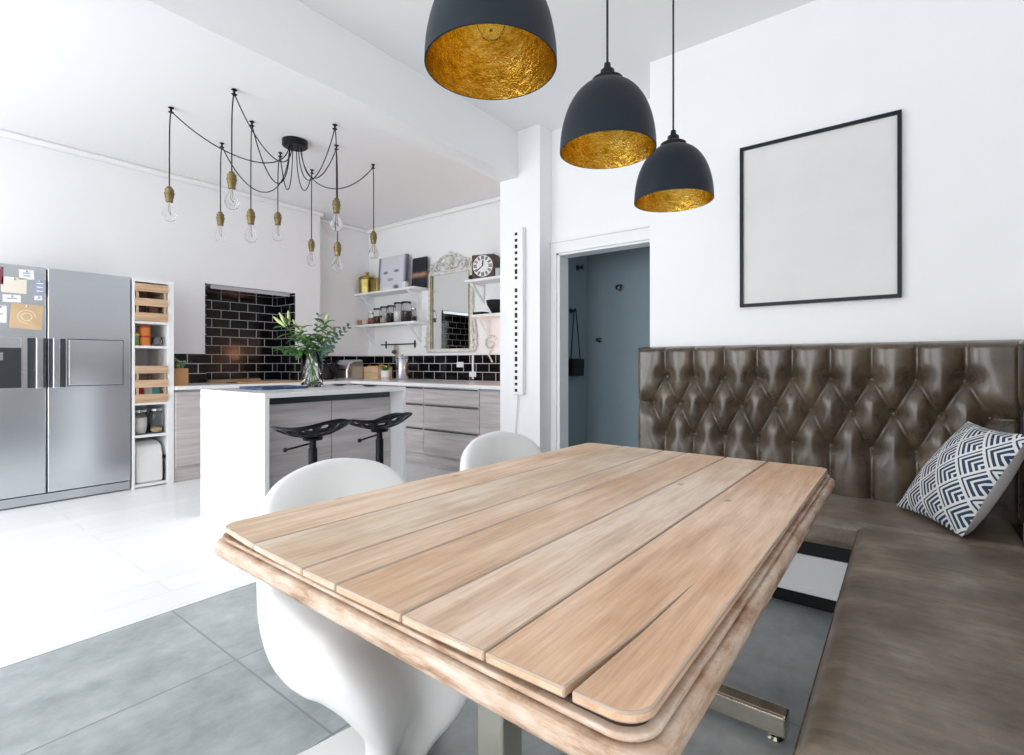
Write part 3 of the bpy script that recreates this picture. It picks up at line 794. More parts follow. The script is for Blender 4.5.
tag(obj('cup', b, mat('terracotta', (.42, .2, .12), .6), loc=(-6.13, 4.44, ZL_ + .0005), smooth=True), 'brown clay cup at the left end of the lower left shelf', 'cup')
b = B(); lathe(b, [(.025, 0), (.04, .012), (.048, .06), (.042, .06), (.036, .016), (0, .014)], 20, cap1=False)
tag(obj('cup', b, mat('pale_clay', (.7, .55, .45), .6), loc=(-6.02, 4.43, ZL_ + .0005), smooth=True), 'pale clay cup between brown cup and spice jar', 'cup')
jar(-5.0, 4.42, ZL_ + .0005, .036, .15, 'small dark jar alone at the right end of the lower left shelf', grp, tea, .5, M['steel2'])
# clock
t = thing('mantel_clock', 'dark wood mantel clock with round white dial on the upper right shelf', 'clock', (-3.84, 4.50, 2.0855))
t.rotation_euler = (0, 0, .30)
M['darkwood'] = noisy('dark_walnut', [(.3, (.035, .018, .012)), (.7, (.10, .05, .032))], 5, (1, 1, 6), rough=.35)
obj('case', bx(-.14, .14, -.11, .08, 0, .27), M['darkwood'], t, bevel=.008)
b = B(); lathe(b, [(.122, 0), (.122, .006), (0, .006)], 36); bmesh.ops.rotate(b, matrix=Matrix.Rotation(PI / 2, 3, 'X'), verts=b.verts[:])
dial = obj('dial', b, mat('dial_white', (.85, .85, .84), .4), t, loc=(0, -.1105, .138))
b = B()
for k in range(12):
    a = k * PI / 6; n = 2 if k % 3 else 3
    for q in range(n):
        off = (q - (n - 1) / 2) * .013
        c = Vector((math.sin(a) * .094 + math.cos(a) * off, -.0075, math.cos(a) * .094 - math.sin(a) * off))
        obox(b, c, (math.cos(a) * .004, 0, -math.sin(a) * .004), (0, .001, 0), (math.sin(a) * .021, 0, math.cos(a) * .021))
obj('numerals', b, M['black'], dial)
b = B()
for (a, l, w) in ((math.radians(232), .10, .005), (math.radians(5), .062, .007)):
    obox(b, (math.sin(a) * l / 2, -.011, math.cos(a) * l / 2), (math.cos(a) * w, 0, -math.sin(a) * w), (0, .0015, 0), (math.sin(a) * l / 2, 0, math.cos(a) * l / 2))
obj('hands', b, M['black'], dial)
b = B(); lathe(b, [(.028, 0), (.035, .01), (.036, .09), (.03, .09), (.029, .012), (0, .012)], 18, cap1=False)
tag(obj('mug', b, mat('grey_enamel', (.5, .56, .6), .3), loc=(-3.60, 4.42, 2.0855), smooth=True), 'small grey mug right of the mantel clock', 'mug')
b = B(); sphere(b, (0, 0, .03), .03, 14); tag(obj('dark_pebble', b, M['blackplastic'], loc=(-4.01, 4.42, 2.0855), smooth=True), 'small round black ornament left of the mantel clock', 'ornament')
t = thing('bowl', 'dark deep bowl on the lower right shelf', 'bowl', (-3.66, 4.47, 1.6755))
b = B(); lathe(b, [(.05, 0), (.06, .01), (.115, .10), (.125, .15), (.118, .15), (.108, .1), (.05, .02), (0, .018)], 28, cap1=False); obj('bowl_body', b, M['blackplastic'], t, smooth=True)
t = thing('roasting_tray', 'flat black tray on the left end of the lower right shelf', 'tray', (-3.87, 4.44, 1.6755))
b = B(); prism(b, rrect(-.085, .075, -.065, .065, .02), 0, .028); obj('tray_body', b, M['blackplastic'], t, bevel=.006)

# ornate mirror
t = thing('wall_mirror', 'ornate white mirror with scrolled crest above the black tiles', 'mirror', (-4.52, YB - .002, 1.255))
M['plaster'] = noisy('distressed_cream_gilt', [(.35, (.52, .51, .46)), (.65, (.78, .78, .74))], 22, rough=.5)
mw, mh = .385, 1.03
b = B()
box(b, -mw, -mw + .05, -.04, 0, 0, mh); box(b, mw - .05, mw, -.04, 0, 0, mh); box(b, -mw + .05, mw - .05, -.04, 0, 0, .045); box(b, -mw + .05, mw - .05, -.04, 0, mh - .045, mh)
obj('frame', b, M['plaster'], t, bevel=.01, seg=3)
for s in (-1, 1): obj('inner_beading', bx(s * (mw - .0525) - .0075, s * (mw - .0525) + .0075, -.045, -.0405, .04, mh - .04), M['goldmetal'], t)
obj('glass', bx(-mw + .05, mw - .05, -.022, -.015, .045, mh - .045), M['mirror'], t)
def spiral(cx, cz, r0, turns, dirn, a0, n=26, r1=.008):
    return [(cx + (r0 + (r1 - r0) * i / n) * math.cos(a0 + dirn * turns * 2 * PI * i / n), -.03, cz + (r0 + (r1 - r0) * i / n) * math.sin(a0 + dirn * turns * 2 * PI * i / n)) for i in range(n + 1)]
b = B()
for s in (-1, 1):
    for (cx, cz, r0, tn, d, a0, rr) in ((.09, mh + .085, .085, 1.4, 1, 1.4, .016), (.21, mh + .05, .06, 1.3, -1, 2.6, .014), (.31, mh + .045, .055, 1.4, 1, 2.2, .014), (.37, mh - .02, .06, 1.2, -1, 1.2, .014)):
        pts = [(s * p[0], p[1], p[2]) for p in spiral(cx, cz, r0, tn, d, a0)]
        tube(b, pts, [rr * (1 - .45 * i / 26) for i in range(27)], 8)
    pts = bez((s * .02, -.03, mh + .19), (s * .16, -.03, mh + .20), (s * .20, -.03, mh + .10), (s * .33, -.03, mh + .10), 14); tube(b, pts, .014, 8)
sphere(b, (0, -.03, mh + .12), .055, 14, 1.25); sphere(b, (0, -.03, mh + .2), .03, 12); lathe(b, [(.0, 0), (.05, .01), (.02, .06), (0, .07)], 12, c=(0, -.03, mh + .01))
obj('crest', b, M['plaster'], t, smooth=True)
for s in (-1, 1):
    b = B()
    for (cx, cz, r0, tn, d, a0) in ((.40, .07, .055, 1.5, 1, 0), (.395, .20, .05, 1.4, -1, 1.), (.40, .32, .03, 1.2, 1, 2.)):
        tube(b, [(s * p[0], p[1], p[2]) for p in spiral(cx, cz, r0, tn, d, a0)], .012, 8)
    tube(b, bez((s * .40, -.03, .0), (s * .46, -.03, .12), (s * .42, -.03, .26), (s * .395, -.03, .42), 12), .012, 8)
    obj('side_scroll', b, M['plaster'], t, smooth=True)
# hanging rail with a utensil
t = thing('hanging_rail', 'short black utensil rail on the wall below the left shelves', 'rail', (-5.50, YB - .001, 1.375))
b = B(); tube(b, [(-.36, -.045, 0), (.36, -.045, 0)], .009, 10); obj('rail', b, M['black'], t)
for s in (-1, 1):
    b = B(); tube(b, [(s * .30, 0, 0), (s * .30, -.045, 0)], .008, 8); box(b, s * .30 - .013, s * .30 + .013, -.006, 0, -.05, .05); obj('rail_bracket', b, M['black'], t)
t = thing('utensil_cluster', 'small bunch of utensils hanging under the black rail', 'utensils', (-5.55, YB - .046, 1.366))
b = B(); tube(b, [(-.02, 0, 0), (-.02, -.004, -.07)], .005, 6); lathe(b, [(.0, -.13), (.035, -.11), (.04, -.085), (.02, -.068), (0, -.066)], 12, c=(-.02, 0, 0)); obj('ladle', b, M['darksteel'], t, smooth=True)
b = B(); tube(b, [(.03, 0, 0), (.03, -.004, -.24)], .007, 6); obj('wooden_spoon', b, M['oak'], t)
b = B(); tube(b, [(.005, 0, 0), (.0, -.004, -.22)], .006, 6); obj('dark_spoon', b, M['darksteel'], t)

# worktop things in the far corner
WZ = .9045
t = thing('kettle', 'black kettle with loop handle on the worktop right of the vase', 'kettle', (-5.99, 3.80, WZ))
b = B(); lathe(b, [(.085, 0), (.095, .02), (.085, .12), (.06, .18), (.04, .19), (0, .195)], 24); obj('body', b, M['blackplastic'], t, smooth=True)
b = B(); tube(b, bez((-.03, 0, .18), (-.02, -.01, .27), (.10, .04, .29), (.115, .06, .13), 14) + [Vector((.09, .05, .07))], .011, 8); obj('handle', b, M['blackplastic'], t, smooth=True)
b = B(); tube(b, [(-.06, -.03, .08), (-.11, -.06, .15)], [.022, .012], 10); obj('spout', b, M['blackplastic'], t, smooth=True)
b = B(); sphere(b, (0, 0, .205), .015, 10); obj('knob', b, M['blackplastic'], t, smooth=True)
t = thing('bread_bin', 'low brushed steel bread bin on the worktop in the kitchen corner', 'bread bin', (-5.97, 4.09, WZ))
b = B(); pts = [(-.10, 0), (.14, 0), (.14, .22), (.10, .26), (-.02, .245), (-.10, .12)]
va_ = [b.verts.new((-.19, -y, z)) for y, z in pts]; vb_ = [b.verts.new((.19, -y, z)) for y, z in pts]
pts2 = [(.13, 0), (.13, .13), (.10, .21), (.02, .255), (-.13, .26), (-.13, 0)]
b.free(); b = B(); va_ = [b.verts.new((-.19, -y, z)) for y, z in pts2]; vb_ = [b.verts.new((.19, -y, z)) for y, z in pts2]
b.faces.new(va_); b.faces.new(vb_[::-1])
for i in range(6): j = (i + 1) % 6; b.faces.new((va_[i], vb_[i], vb_[j], va_[j]))
obj('shell', b, M['steel2'], t, bevel=.02, seg=3)
obj('front_flap', bx(-.165, .165, -.136, -.1305, .02, .115), noisy('bronze_panel', [(.3, (.2, .15, .11)), (.7, (.32, .25, .2))], 4, rough=.35, metal=.8), t, bevel=.003)
t = thing('fruit_crate', 'light wooden crate of fruit on the worktop under the utensil rail', 'crate', (-5.66, 4.36, WZ))
b = B(); box(b, -.16, .16, -.12, -.108, 0, .165); box(b, -.16, .16, .108, .12, 0, .165); box(b, -.16, -.148, -.108, .108, 0, .165); box(b, .148, .16, -.108, .108, 0, .165); box(b, -.148, .148, -.108, .108, .10, .112)
M['lightwood'] = noisy('light_birch', [(.3, (.60, .42, .24)), (.7, (.76, .57, .36))], 3, (2, 2, 9), rough=.55)
obj('crate_walls', b, M['lightwood'], t, bevel=.003)
b = B(); box(b, -.16, .16, -.1215, -.1203, .08, .086); obj('front_joint', b, M['oak'], t)
og = noisy('orange_peel', [(.3, (.75, .26, .03)), (.7, (.85, .36, .05))], 30, rough=.45, bmp=.1)
rd = mat('red_apple', (.5, .05, .03), .3); yl = mat('yellow_lemon', (.8, .55, .06), .45)
i = 0
for (x, y, m_, nm, r_) in ((-.106, -.055, og, 'orange', .036), (-.032, -.05, yl, 'lemon', .035), (.042, -.055, og, 'orange', .036), (.112, -.05, rd, 'apple', .033), (-.08, .05, rd, 'apple', .038), (.03, .05, og, 'orange', .045), (.108, .05, yl, 'lemon', .037)):
    pos = ['at the left front', 'second from left in front', 'third from left in front', 'at the right front', 'at the left back', 'in the middle back', 'at the right back'][i]; i += 1
    b = B(); sphere(b, (0, 0, 0), r_, 16, .94); o = obj(nm, b, m_, loc=(-5.66 + x, 4.36 + y, WZ + .1125 + r_ * .94), smooth=True)
    tag(o, nm + ' ' + pos + ' of the wooden fruit crate', 'fruit', 'fruit in the wooden crate')
t = thing('potted_herb', 'little white pot with a herb in front of the wooden fruit crate', 'plant', (-5.24, 4.16, WZ))
b = B(); lathe(b, [(.045, 0), (.05, .005), (.06, .12), (.054, .12), (.047, .02), (0, .02)], 20, cap1=False); obj('pot', b, M['plastic'], t, smooth=True)
b = B(); lathe(b, [(.052, .02), (.055, .11), (0, .112)], 16); obj('soil', b, cm['brown'], t)
b = B()
for k in range(12):
    a = k * 2.4; leaf(b, (.02 * math.cos(a), .02 * math.sin(a), .11), (.085 * math.cos(a), .085 * math.sin(a), .14 + .06 * random.random()), .02, .15)
obj('leaves', b, M['leafg'], t, smooth=True, solid=.001)
t = thing('steel_canister', 'tall shiny steel canister on the worktop beside the white herb pot', 'canister', (-5.06, 4.28, WZ))
b = B(); lathe(b, [(.075, 0), (.078, .006), (.078, .27), (.074, .276)], 28); obj('body', b, M['steel2'], t, smooth=False, bevel=0)
for p in t.children[0].data.polygons: p.use_smooth = abs(p.normal.z) < .5
b = B(); lathe(b, [(.079, .2765), (.079, .292), (.06, .302), (.014, .305), (.012, .318), (.018, .328), (0, .332)], 28); obj('lid', b, M['steel2'], t, smooth=True)
for (x, z, lb) in ((-4.36, 1.10, 'white wall socket on the black tiles below the mirror'), (-4.14, .985, 'white wall socket low on the black tiles beside the white strip')):
    o = obj('wall_socket', bx(-.055, .055, -.010, 0, -.033, .033), M['plastic'], loc=(x, YB - .0125 - (.010 if z < 1 else 0), z), bevel=.004)
    tag(o, lb, 'socket', 'sockets on the black tiles')
# white hook-shaped wall ornament under the right shelf
t = thing('wall_ornament', 'white curled ornament hanging on the wall under the right shelves', 'ornament', (-3.86, YB - .001, 1.33))
b = B(); tube(b, spiral(0, .02, .10, 1.3, 1, .5), .012, 8); obj('scroll', b, M['plaster'], t, smooth=True)
b = B(); tube(b, [(0, -.03, -.06), (-.02, -.03, -.12), (.03, -.03, -.20)], .011, 8); obj('tail', b, M['plaster'], t, smooth=True)

# ------------------------------------------------------------------ spider pendant light over the kitchen
sp_ = thing('spider_pendant_light', 'black spider ceiling light with nine bare bulbs on looping cables', 'ceiling light', (-4.206, 2.365, ZC - .0005))
b = B(); lathe(b, [(.105, 0), (.105, -.045), (.095, -.055), (0, -.055)], 32); can = obj('canopy', b, M['black'], sp_, smooth=False)
O = Vector((-4.206, 2.365, ZC))
drops = dict(A=((-4.392, 1.482), (-4.405, 1.475), 2.456, .23), B=((-3.75, 1.656), (-3.765, 1.646), 2.471, .25), C=((-4.133, 1.961), (-4.140, 1.956), 2.349, .40),
             D=((-4.749, 1.994), (-4.76, 1.986), 2.447, .42), E=((-4.539, 2.41), (-4.556, 2.396), 2.505, .36), F=((-4.694, 2.818), (-4.698, 2.815), 2.357, .30),
             G=((-3.658, 2.397), (-3.648, 2.405), 2.454, .36), H=((-3.995, 2.633), (-3.987, 2.640), 2.195, .28), I=((-4.099, 3.105), (-4.095, 3.109), 2.402, .31))
k = 0
def bulb_parts(parent, top, scale=1.):
    b = B(); lathe(b, [(.010, 0), (.018, -.006), (.022, -.02), (.030, -.024), (.030, -.085), (.026, -.09), (.024, -.12), (.017, -.125)], 20, c=top)
    s = obj('socket', b, M['brass'], parent, smooth=False)
    b = B(); lathe(b, [(.028, -.05), (.034, -.053), (.034, -.062), (.028, -.065)], 20, c=top, cap0=False, cap1=False); obj('switch_ring', b, M['brass'], s)
    b = B(); lathe(b, [(.015, -.1255), (.017, -.14), (.036, -.175), (.047, -.205), (.046, -.23), (.034, -.255), (.015, -.267), (0, -.269)], 20, c=top)
    obj('bulb', b, M['bulbglass'], s, smooth=True)
    b = B(); tube(b, [(top[0] - .008, top[1], top[2] - .13), (top[0] - .014, top[1], top[2] - .19), (top[0], top[1] + .01, top[2] - .22), (top[0] + .014, top[1], top[2] - .19), (top[0] + .008, top[1], top[2] - .13)], .0016, 5)
    obj('filament', b, M['brass'], s)
for key, (hk, ep, zt, sag) in drops.items():
    a = 2 * PI * k / 9; k += 1
    hp = Vector((hk[0], hk[1], ZC)) - O; ep_ = Vector((ep[0], ep[1], zt)) - O
    dirn = Vector((hp.x, hp.y, 0)).normalized()
    st = Vector((dirn.x * .05, dirn.y * .05, -.055))
    b = B(); lathe(b, [(.016, -.001), (.02, -.006), (.008, -.012), (.008, -.03), (.02, -.036), (.014, -.042)], 14, c=hp); hk_o = obj('ceiling_hook', b, M['black'], sp_)
    hook = hp + Vector((0, 0, -.03))
    c1 = bez(st, st + Vector((dirn.x * .02, dirn.y * .02, -sag * 1.15)), hook.lerp(st, .45) + Vector((0, 0, -sag * 1.35)), hook, 22)
    c2 = bez(hook, hook.lerp(ep_, .1) + (ep_ - hook) * .0 + Vector(((ep_.x - hook.x), (ep_.y - hook.y), .0)), ep_ + Vector((0, 0, .35)), ep_, 10)
    b = B(); tube(b, c1 + c2[1:], .0045, 6); obj('cable', b, M['blackcable'], sp_, smooth=True)
    bulb_parts(sp_, ep_)

# ------------------------------------------------------------------ three dome pendants over the table
M['dome'] = mat('matt_blue_black_enamel', (.012, .018, .026), .45, spec=.28)
def gold():
    m = mat('gold_leaf', (.66, .40, .06), .22, 1.)
    v = coords(m, 'Object'); f = noise(m, v, 26, 6, .7)
    w = N(m, 'ShaderNodeTexVoronoi', feature='DISTANCE_TO_EDGE'); w.inputs['Scale'].default_value = 30; L(m, coords(m, 'Object', (1, 1, .5)), w.inputs['Vector'])
    e = ramp(m, w.outputs['Distance'], [(.0, (0, 0, 0)), (.03, (1, 1, 1))])
    setcol(m, ramp(m, f, [(.28, (.52, .29, .03)), (.46, (.80, .52, .07)), (.75, (.95, .72, .22))]))
    bump(m, math_(m, 'ADD', math_(m, 'MULTIPLY', f, 1.2), math_(m, 'MULTIPLY', e, .06)), .5, .012)
    return m
M['gold'] = gold()
def pendant(x, y, z, label):
    t = thing('dome_pendant_light', label, 'pendant light', (x, y, z), 0, 'dome pendants over the table')
    R_ = .14; H_ = .205
    prof = [(R_ * math.cos(a) ** .80 if i < 15 else .03, H_ * math.sin(a) ** 1.0) for i, a in [(i, PI / 2 * i / 16) for i in range(16)]]
    prof = [(max(.034, r_), z_) for r_, z_ in prof]
    b = B(); lathe(b, prof, 48, cap0=False, cap1=False); obj('shade', b, M['dome'], t, smooth=True)
    inn = [(max(.03, r_ - .0035), z_ - .0035 if i else 0.0) for i, (r_, z_) in enumerate(prof)]
    b = B(); lathe(b, inn + [(0, inn[-1][1] + .001)], 48, cap0=False, cap1=False)
    g = obj('gold_lining', b, M['gold'], t, smooth=True); g['label'] = 'crinkled gold leaf lining'
    b = B(); 
    n = 48
    ra = [b.verts.new((R_ * math.cos(2 * PI * q / n), R_ * math.sin(2 * PI * q / n), 0)) for q in range(n)]; rb = [b.verts.new(((R_ - .0035) * math.cos(2 * PI * q / n), (R_ - .0035) * math.sin(2 * PI * q / n), 0)) for q in range(n)]
    for q in range(n): b.faces.new((ra[q], rb[q], rb[(q + 1) % n], ra[(q + 1) % n]))
    obj('rim', b, M['dome'], t)
    zt = H_ * .995
    b = B(); lathe(b, [(.046, zt - .003), (.046, zt + .006), (.036, zt + .012), (.022, zt + .018), (.02, zt + .034), (.011, zt + .038), (.009, zt + .055), (0, zt + .056)], 28); obj('cap', b, M['blackplastic'], t, smooth=False)
    b = B(); tube(b, [(0, 0, zt + .055), (0, 0, ZC - z - .02)], .0035, 8); obj('cable', b, M['blackcable'], t)
    b = B(); lathe(b, [(.05, ZC - z - .025), (.05, ZC - z - .001)], 24); obj('ceiling_rose', b, M['blackplastic'], t)
    b = B(); lathe(b, [(.022, zt - .005), (.022, zt - .06), (.016, zt - .062)], 18); s = obj('lamp_holder', b, M['blackplastic'], t)
    b = B(); lathe(b, [(.012, zt - .063), (.014, zt - .075), (.028, zt - .1), (.03, zt - .118), (.02, zt - .138), (0, zt - .145)], 18); obj('bulb', b, M['bulbglass'], s, smooth=True)
    return t
pendant(-.698, .832, 1.750, 'nearest dome pendant, largest in view, black with gold leaf inside')
pendant(-.698, 1.366, 1.745, 'middle black dome pendant with gold leaf inside over the table')
pendant(-.676, 1.845, 1.713, 'farthest black dome pendant, next to the framed picture')

# ------------------------------------------------------------------ framed picture
x0, x1, z0, z1 = -.755, -.016, 1.439, 2.351
t = thing('framed_picture', 'large blank white picture in a thin black frame above the banquette', 'picture', (x0, YW - .001, z0))
w, h_ = x1 - x0, z1 - z0; b = B(); f_ = .018
box(b, 0, f_, -.025, 0, 0, h_); box(b, w - f_, w, -.025, 0, 0, h_); box(b, f_, w - f_, -.025, 0, 0, f_); box(b, f_, w - f_, -.025, 0, h_ - f_, h_)
obj('frame', b, mat('black_blue_frame', (.008, .013, .018), .4, spec=.3), t, bevel=.0015)
pm = noisy('off_white_canvas', [(.3, (.70, .70, .69)), (.7, (.75, .75, .74))], 2.5, rough=.8)
obj('print', bx(f_, w - f_, -.012, -.004, f_, h_ - f_), pm, t)

# ------------------------------------------------------------------ white slotted strip on the pier
t = thing('slotted_wall_strip', 'slim tall white strip with a column of black slots on the pier', 'wall strip', (-2.53, 3.399, .86))
st_w = .052
obj('casing', bx(-st_w, st_w, -.045, 0, 0, 1.375), M['whitegloss'], t, bevel=.004)
for k in range(26):
    zz = .035 + k * .0515; hh = (.012, .012, .016, .012, .012, .02, .012)[k % 7]
    if k in (17,): continue
    obj('slot', bx(-.027, -.001, -.0465, -.0452, zz - hh, zz + hh), M['black'], t)
b = B(); tube(b, bez((-.02, -.02, 0), (-.02, -.02, -.2), (-.06, -.015, -.3), (-.10, -.012, -.84), 14), .006, 8); obj('cable', b, M['white'], t, smooth=True)

# ------------------------------------------------------------------ hall hooks and bag
def hook(x, y, z, axis, r_, label):
    t = thing('wall_hook', label, 'hook', (x, y, z), 0, 'black hooks in the blue hall')
    b = B(); lathe(b, [(r_, 0), (r_, .008), (.010, .012), (.010, .04), (r_ * .7, .045), (r_ * .75, .055), (0, .058)], 18)
    bmesh.ops.rotate(b, matrix=Matrix.Rotation(PI / 2, 3, 'X' if axis == 'y' else 'Y'), verts=b.verts[:])
    obj('peg', b, M['darksteel'], t, smooth=False)
    return t
hook(-2.10, 4.369, 1.818, 'y', .032, 'round dark hook high on the blue hall back wall')
hook(-2.31, 4.369, 1.339, 'y', .024, 'small dark hook lower on the blue hall back wall')
hook(-2.449, 4.187, 2.015, 'x', .028, 'dark hook high on the blue hall left wall')
hook(-2.449, 4.06, 1.60, 'x', .024, 'dark hook on the blue hall left wall holding the bag')
t = thing('small_bag', 'small black bag hanging by a thin strap in the blue hall', 'bag', (-2.39, 4.05, 1.0))
obj('bag_body', bx(-.035, .035, -.10, .10, 0, .16), M['blackplastic'], t, bevel=.012, seg=3)
b = B(); tube(b, [(0, -.085, .15), (-.005, -.02, .58), (-.005, 0, .619), (-.005, .02, .58), (0, .085, .15)], .005, 6); obj('strap', b, M['blackplastic'], t)
obj('flap', bx(.0355, .042, -.09, .09, .07, .155), M['blackplastic'], t, bevel=.003)

# ------------------------------------------------------------------ dining table
TX0, TX1, TY0, TY1, TZ = -1.135, -.203, .468, 1.995, .77
tb = thing('dining_table', 'old pine plank dining table with moulded edge on polished steel pedestals', 'table', ((TX0 + TX1) / 2, (TY0 + TY1) / 2, 0))
ox, oy = tb.location.x, tb.location.y
def settle(bm):   # the old top is a little out of square
    for v in bm.verts:
        X, Y = v.co.x + ox, v.co.y + oy
        k = (TX1 - X) / (TX1 - TX0); q = (TY1 - Y) / (TY1 - TY0)
        v.co.x += k * (-.046 * q + .026 * (1 - q)); v.co.y += .020 * q * (abs(2 * k - .9) ** 2.5) * (1 if k > .45 else .25)
    return bm
def yedge(x, r=.035):   # inset of the rounded corners along the ends
    e = min(x - TX0, TX1 - x)
    return 0 if e >= r else r - math.sqrt(max(0, r * r - (r - e) ** 2))
seams = [TX0, -.965, -.785, -.69, -.54, -.395, TX1]
tones = [(1.02, .98, .95), (.98, 1., 1.), (1.04, 1.02, 1.), (.99, .97, .94), (1.03, 1.03, 1.03), (1.0, .95, .90)]
b = B(); cl = b.loops.layers.color.new('tone')
for a, c, tone in zip(seams, seams[1:], tones):
    a2 = a + (.0009 if a != TX0 else 0); c2 = c - (.0009 if c != TX1 else 0)
    xs = [a2 + (c2 - a2) * i / 14 for i in range(15)]
    if a == TX0: xs = sorted(set(xs + [TX0 + .035 * (1 - math.cos(PI / 2 * i / 8)) for i in range(9)]))
    if c == TX1: xs = sorted(set(xs + [TX1 - .035 * (1 - math.cos(PI / 2 * i / 8)) for i in range(9)]))
    crack = -.283
    if c == TX1:     # the cracked plank: a wedge-shaped split from the near end
        lo = [(x, TY0 + yedge(x)) for x in xs if x < crack - .004] + [(crack - .0042, TY0), (crack + .010, TY0 + .16), (crack + .019, TY0 + .36), (crack + .0125, TY0 + .16), (crack + .0035, TY0)] + [(x, TY0 + yedge(x)) for x in xs if x > crack + .004]
    else: lo = [(x, TY0 + yedge(x)) for x in xs]
    pts = lo + [(x, TY1 - yedge(x)) for x in reversed(xs)]
    cl_ = []
    for p in pts:
        if not cl_ or math.dist(p, cl_[-1]) > 1e-5: cl_.append(p)
    if math.dist(cl_[0], cl_[-1]) < 1e-5: cl_.pop()
    n0 = len(b.faces); prism(b, [(x - ox, y - oy) for x, y in cl_], TZ - .013, TZ)
    b.faces.ensure_lookup_table()
    for f in b.faces[n0:]:
        for l in f.loops: l[cl] = (*tone, 1)
M['varnish'] = mat('varnished_pine_edge', (.50, .37, .27), .22, coat=1.); bsdf(M['varnish']).inputs['Coat Roughness'].default_value = .12
tt_ = obj('tabletop', settle(b), [M['pine'], M['varnish']], tb, bevel=.0032, seg=4, angle=60); tt_.modifiers['bevel'].material = 1; tt_.modifiers['bevel'].use_clamp_overlap = False
b = B(); prism(b, [(x - ox, y - oy) for x, y in rrect(TX0 + .006, TX1 - .006, TY0 + .006, TY1 - .006, .03)], TZ - .019, TZ - .0132); obj('shadow_groove', settle(b), M['groove'], tb)
def slab(e, r_, za, zb, bev): 
    b = B(); prism(b, [(x - ox, y - oy) for x, y in rrect(TX0 - e, TX1 + e, TY0 - e, TY1 + e, r_)], za, zb)
    return obj('edge_moulding', settle(b), M['pineedge'], tb, bevel=bev, seg=4, angle=60)
slab(.006, .04, TZ - .027, TZ - .0192, .003)
slab(.020, .05, TZ - .060, TZ - .030, .012)
obj('groove', (lambda b: (prism(b, [(x - ox, y - oy) for x, y in rrect(TX0 + .004, TX1 - .004, TY0 + .004, TY1 - .004, .04)], TZ - .0305, TZ - .0268), settle(b))[1])(B()), M['groove'], tb)
for yy in (.80, 1.69):
    p = bpy.data.objects.new('pedestal', None)
    b = B(); box(b, -.648 - ox - .034, -.648 - ox + .034, yy - oy - .034, yy - oy + .034, .055, TZ - .074)
    pc = obj('pedestal', b, M['chrome'], tb, bevel=.008, seg=3)
    bpy.data.objects.remove(p)
    obj('foot_bar', bx(-1.035 - ox, -.275 - ox, yy - oy - .03, yy - oy + .03, .022, .088), M['chrome'], pc, bevel=.008, seg=3)
    obj('top_plate', bx(-.95 - ox, -.37 - ox, yy - oy - .05, yy - oy + .05, TZ - .074, TZ - .0625), M['darksteel'], pc)
    for xx in (-1.0, -.31):
        b = B(); lathe(b, [(.022, 0), (.024, .004), (.018, .012), (.008, .014), (.008, .022)], 16, c=(xx - ox, yy - oy, 0)); obj('levelling_foot', b, M['chrome'], pc, smooth=False)

# ------------------------------------------------------------------ cantilever plastic chairs
def chair_mesh():
    keys = [(-.286, .778, .135, .0, .0, .85), (-.285, .790, .118, .0, .0, .85), (-.280, .801, .098, .0, .0, .85), (-.271, .807, .082, .001, .001, .85), (-.262, .802, .112, .003, .004, .85), (-.255, .790, .145, .006, .010, .85), (-.248, .768, .178, .011, .016, .85),
            (-.238, .738, .205, .018, .024, .85), (-.226, .70, .226, .027, .030, .85), (-.212, .645, .238, .036, .038, .84), (-.194, .57, .246, .050, .045, .86), (-.168, .50, .250, .056, .060, .84), (-.115, .447, .254, .054, .088, .76), (-.03, .426, .256, .050, .108, .66),
            (.08, .428, .254, .050, .112, .64), (.17, .436, .248, .050, .108, .62), (.235, .412, .228, .050, .10, .62), (.262, .350, .185, .052, .095, .60), (.240, .27, .128, .052, .085, .60), (.190, .19, .092, .046, .065, .60), (.145, .115, .086, .038, .045, .6),
            (.085, .055, .125, .03, .03, .7), (.02, .034, .180, .018, .010, .8), (-.07, .022, .200, .010, .002, .8), (-.15, .014, .18, .006, 0, .8)]
    rows = catmull(keys, 96); S = 37
    b = B(); grid = []
    for i, (x, z, w, d, f, cq) in enumerate(rows):
        a, c = rows[max(0, i - 1)], rows[min(95, i + 1)]
        tx, tz = c[0] - a[0], c[1] - a[1]; l = math.hypot(tx, tz) or 1; nx, nz = -tz / l, tx / l
        row = []
        for j in range(S):
            s = -1 + 2 * j / (S - 1); q = abs(s)
            k0 = .93 - .75 * (.85 - cq)
            if q <= cq: y = w * k0 * (q / cq); dd = d * (1 - math.cos(PI * (q / cq))) / 2
            else:
                u = (q - cq) / (1 - cq); y = w * (k0 + (1 - k0) * math.sin(u * PI / 2)); dd = d - f * (1 - math.cos(u * PI / 2))
            row.append(b.verts.new((x + nx * dd, math.copysign(y, s), max(.009, z + nz * dd - .016 * max(0, (z - .73) / .075) * q * q))))
        grid.append(row)
    for r0, r1 in zip(grid, grid[1:]):
        for j in range(S - 1): b.faces.new((r0[j], r0[j + 1], r1[j + 1], r1[j]))
    return b
t = tag(obj('cantilever_chair', chair_mesh(), M['plastic'], loc=(-1.186, .891, .001), smooth=True, solid=.013, sub=1), 'near white moulded cantilever chair at the table corner', 'chair', 'white chairs at the table')
t2 = t.copy(); COL.objects.link(t2); t2.location = (-1.185, 1.715, .001); t2['label'] = 'far white moulded cantilever chair near the doorway and wall pier'
t.rotation_euler = (0, 0, math.radians(-12)); t2.rotation_euler = (0, 0, math.radians(-10))

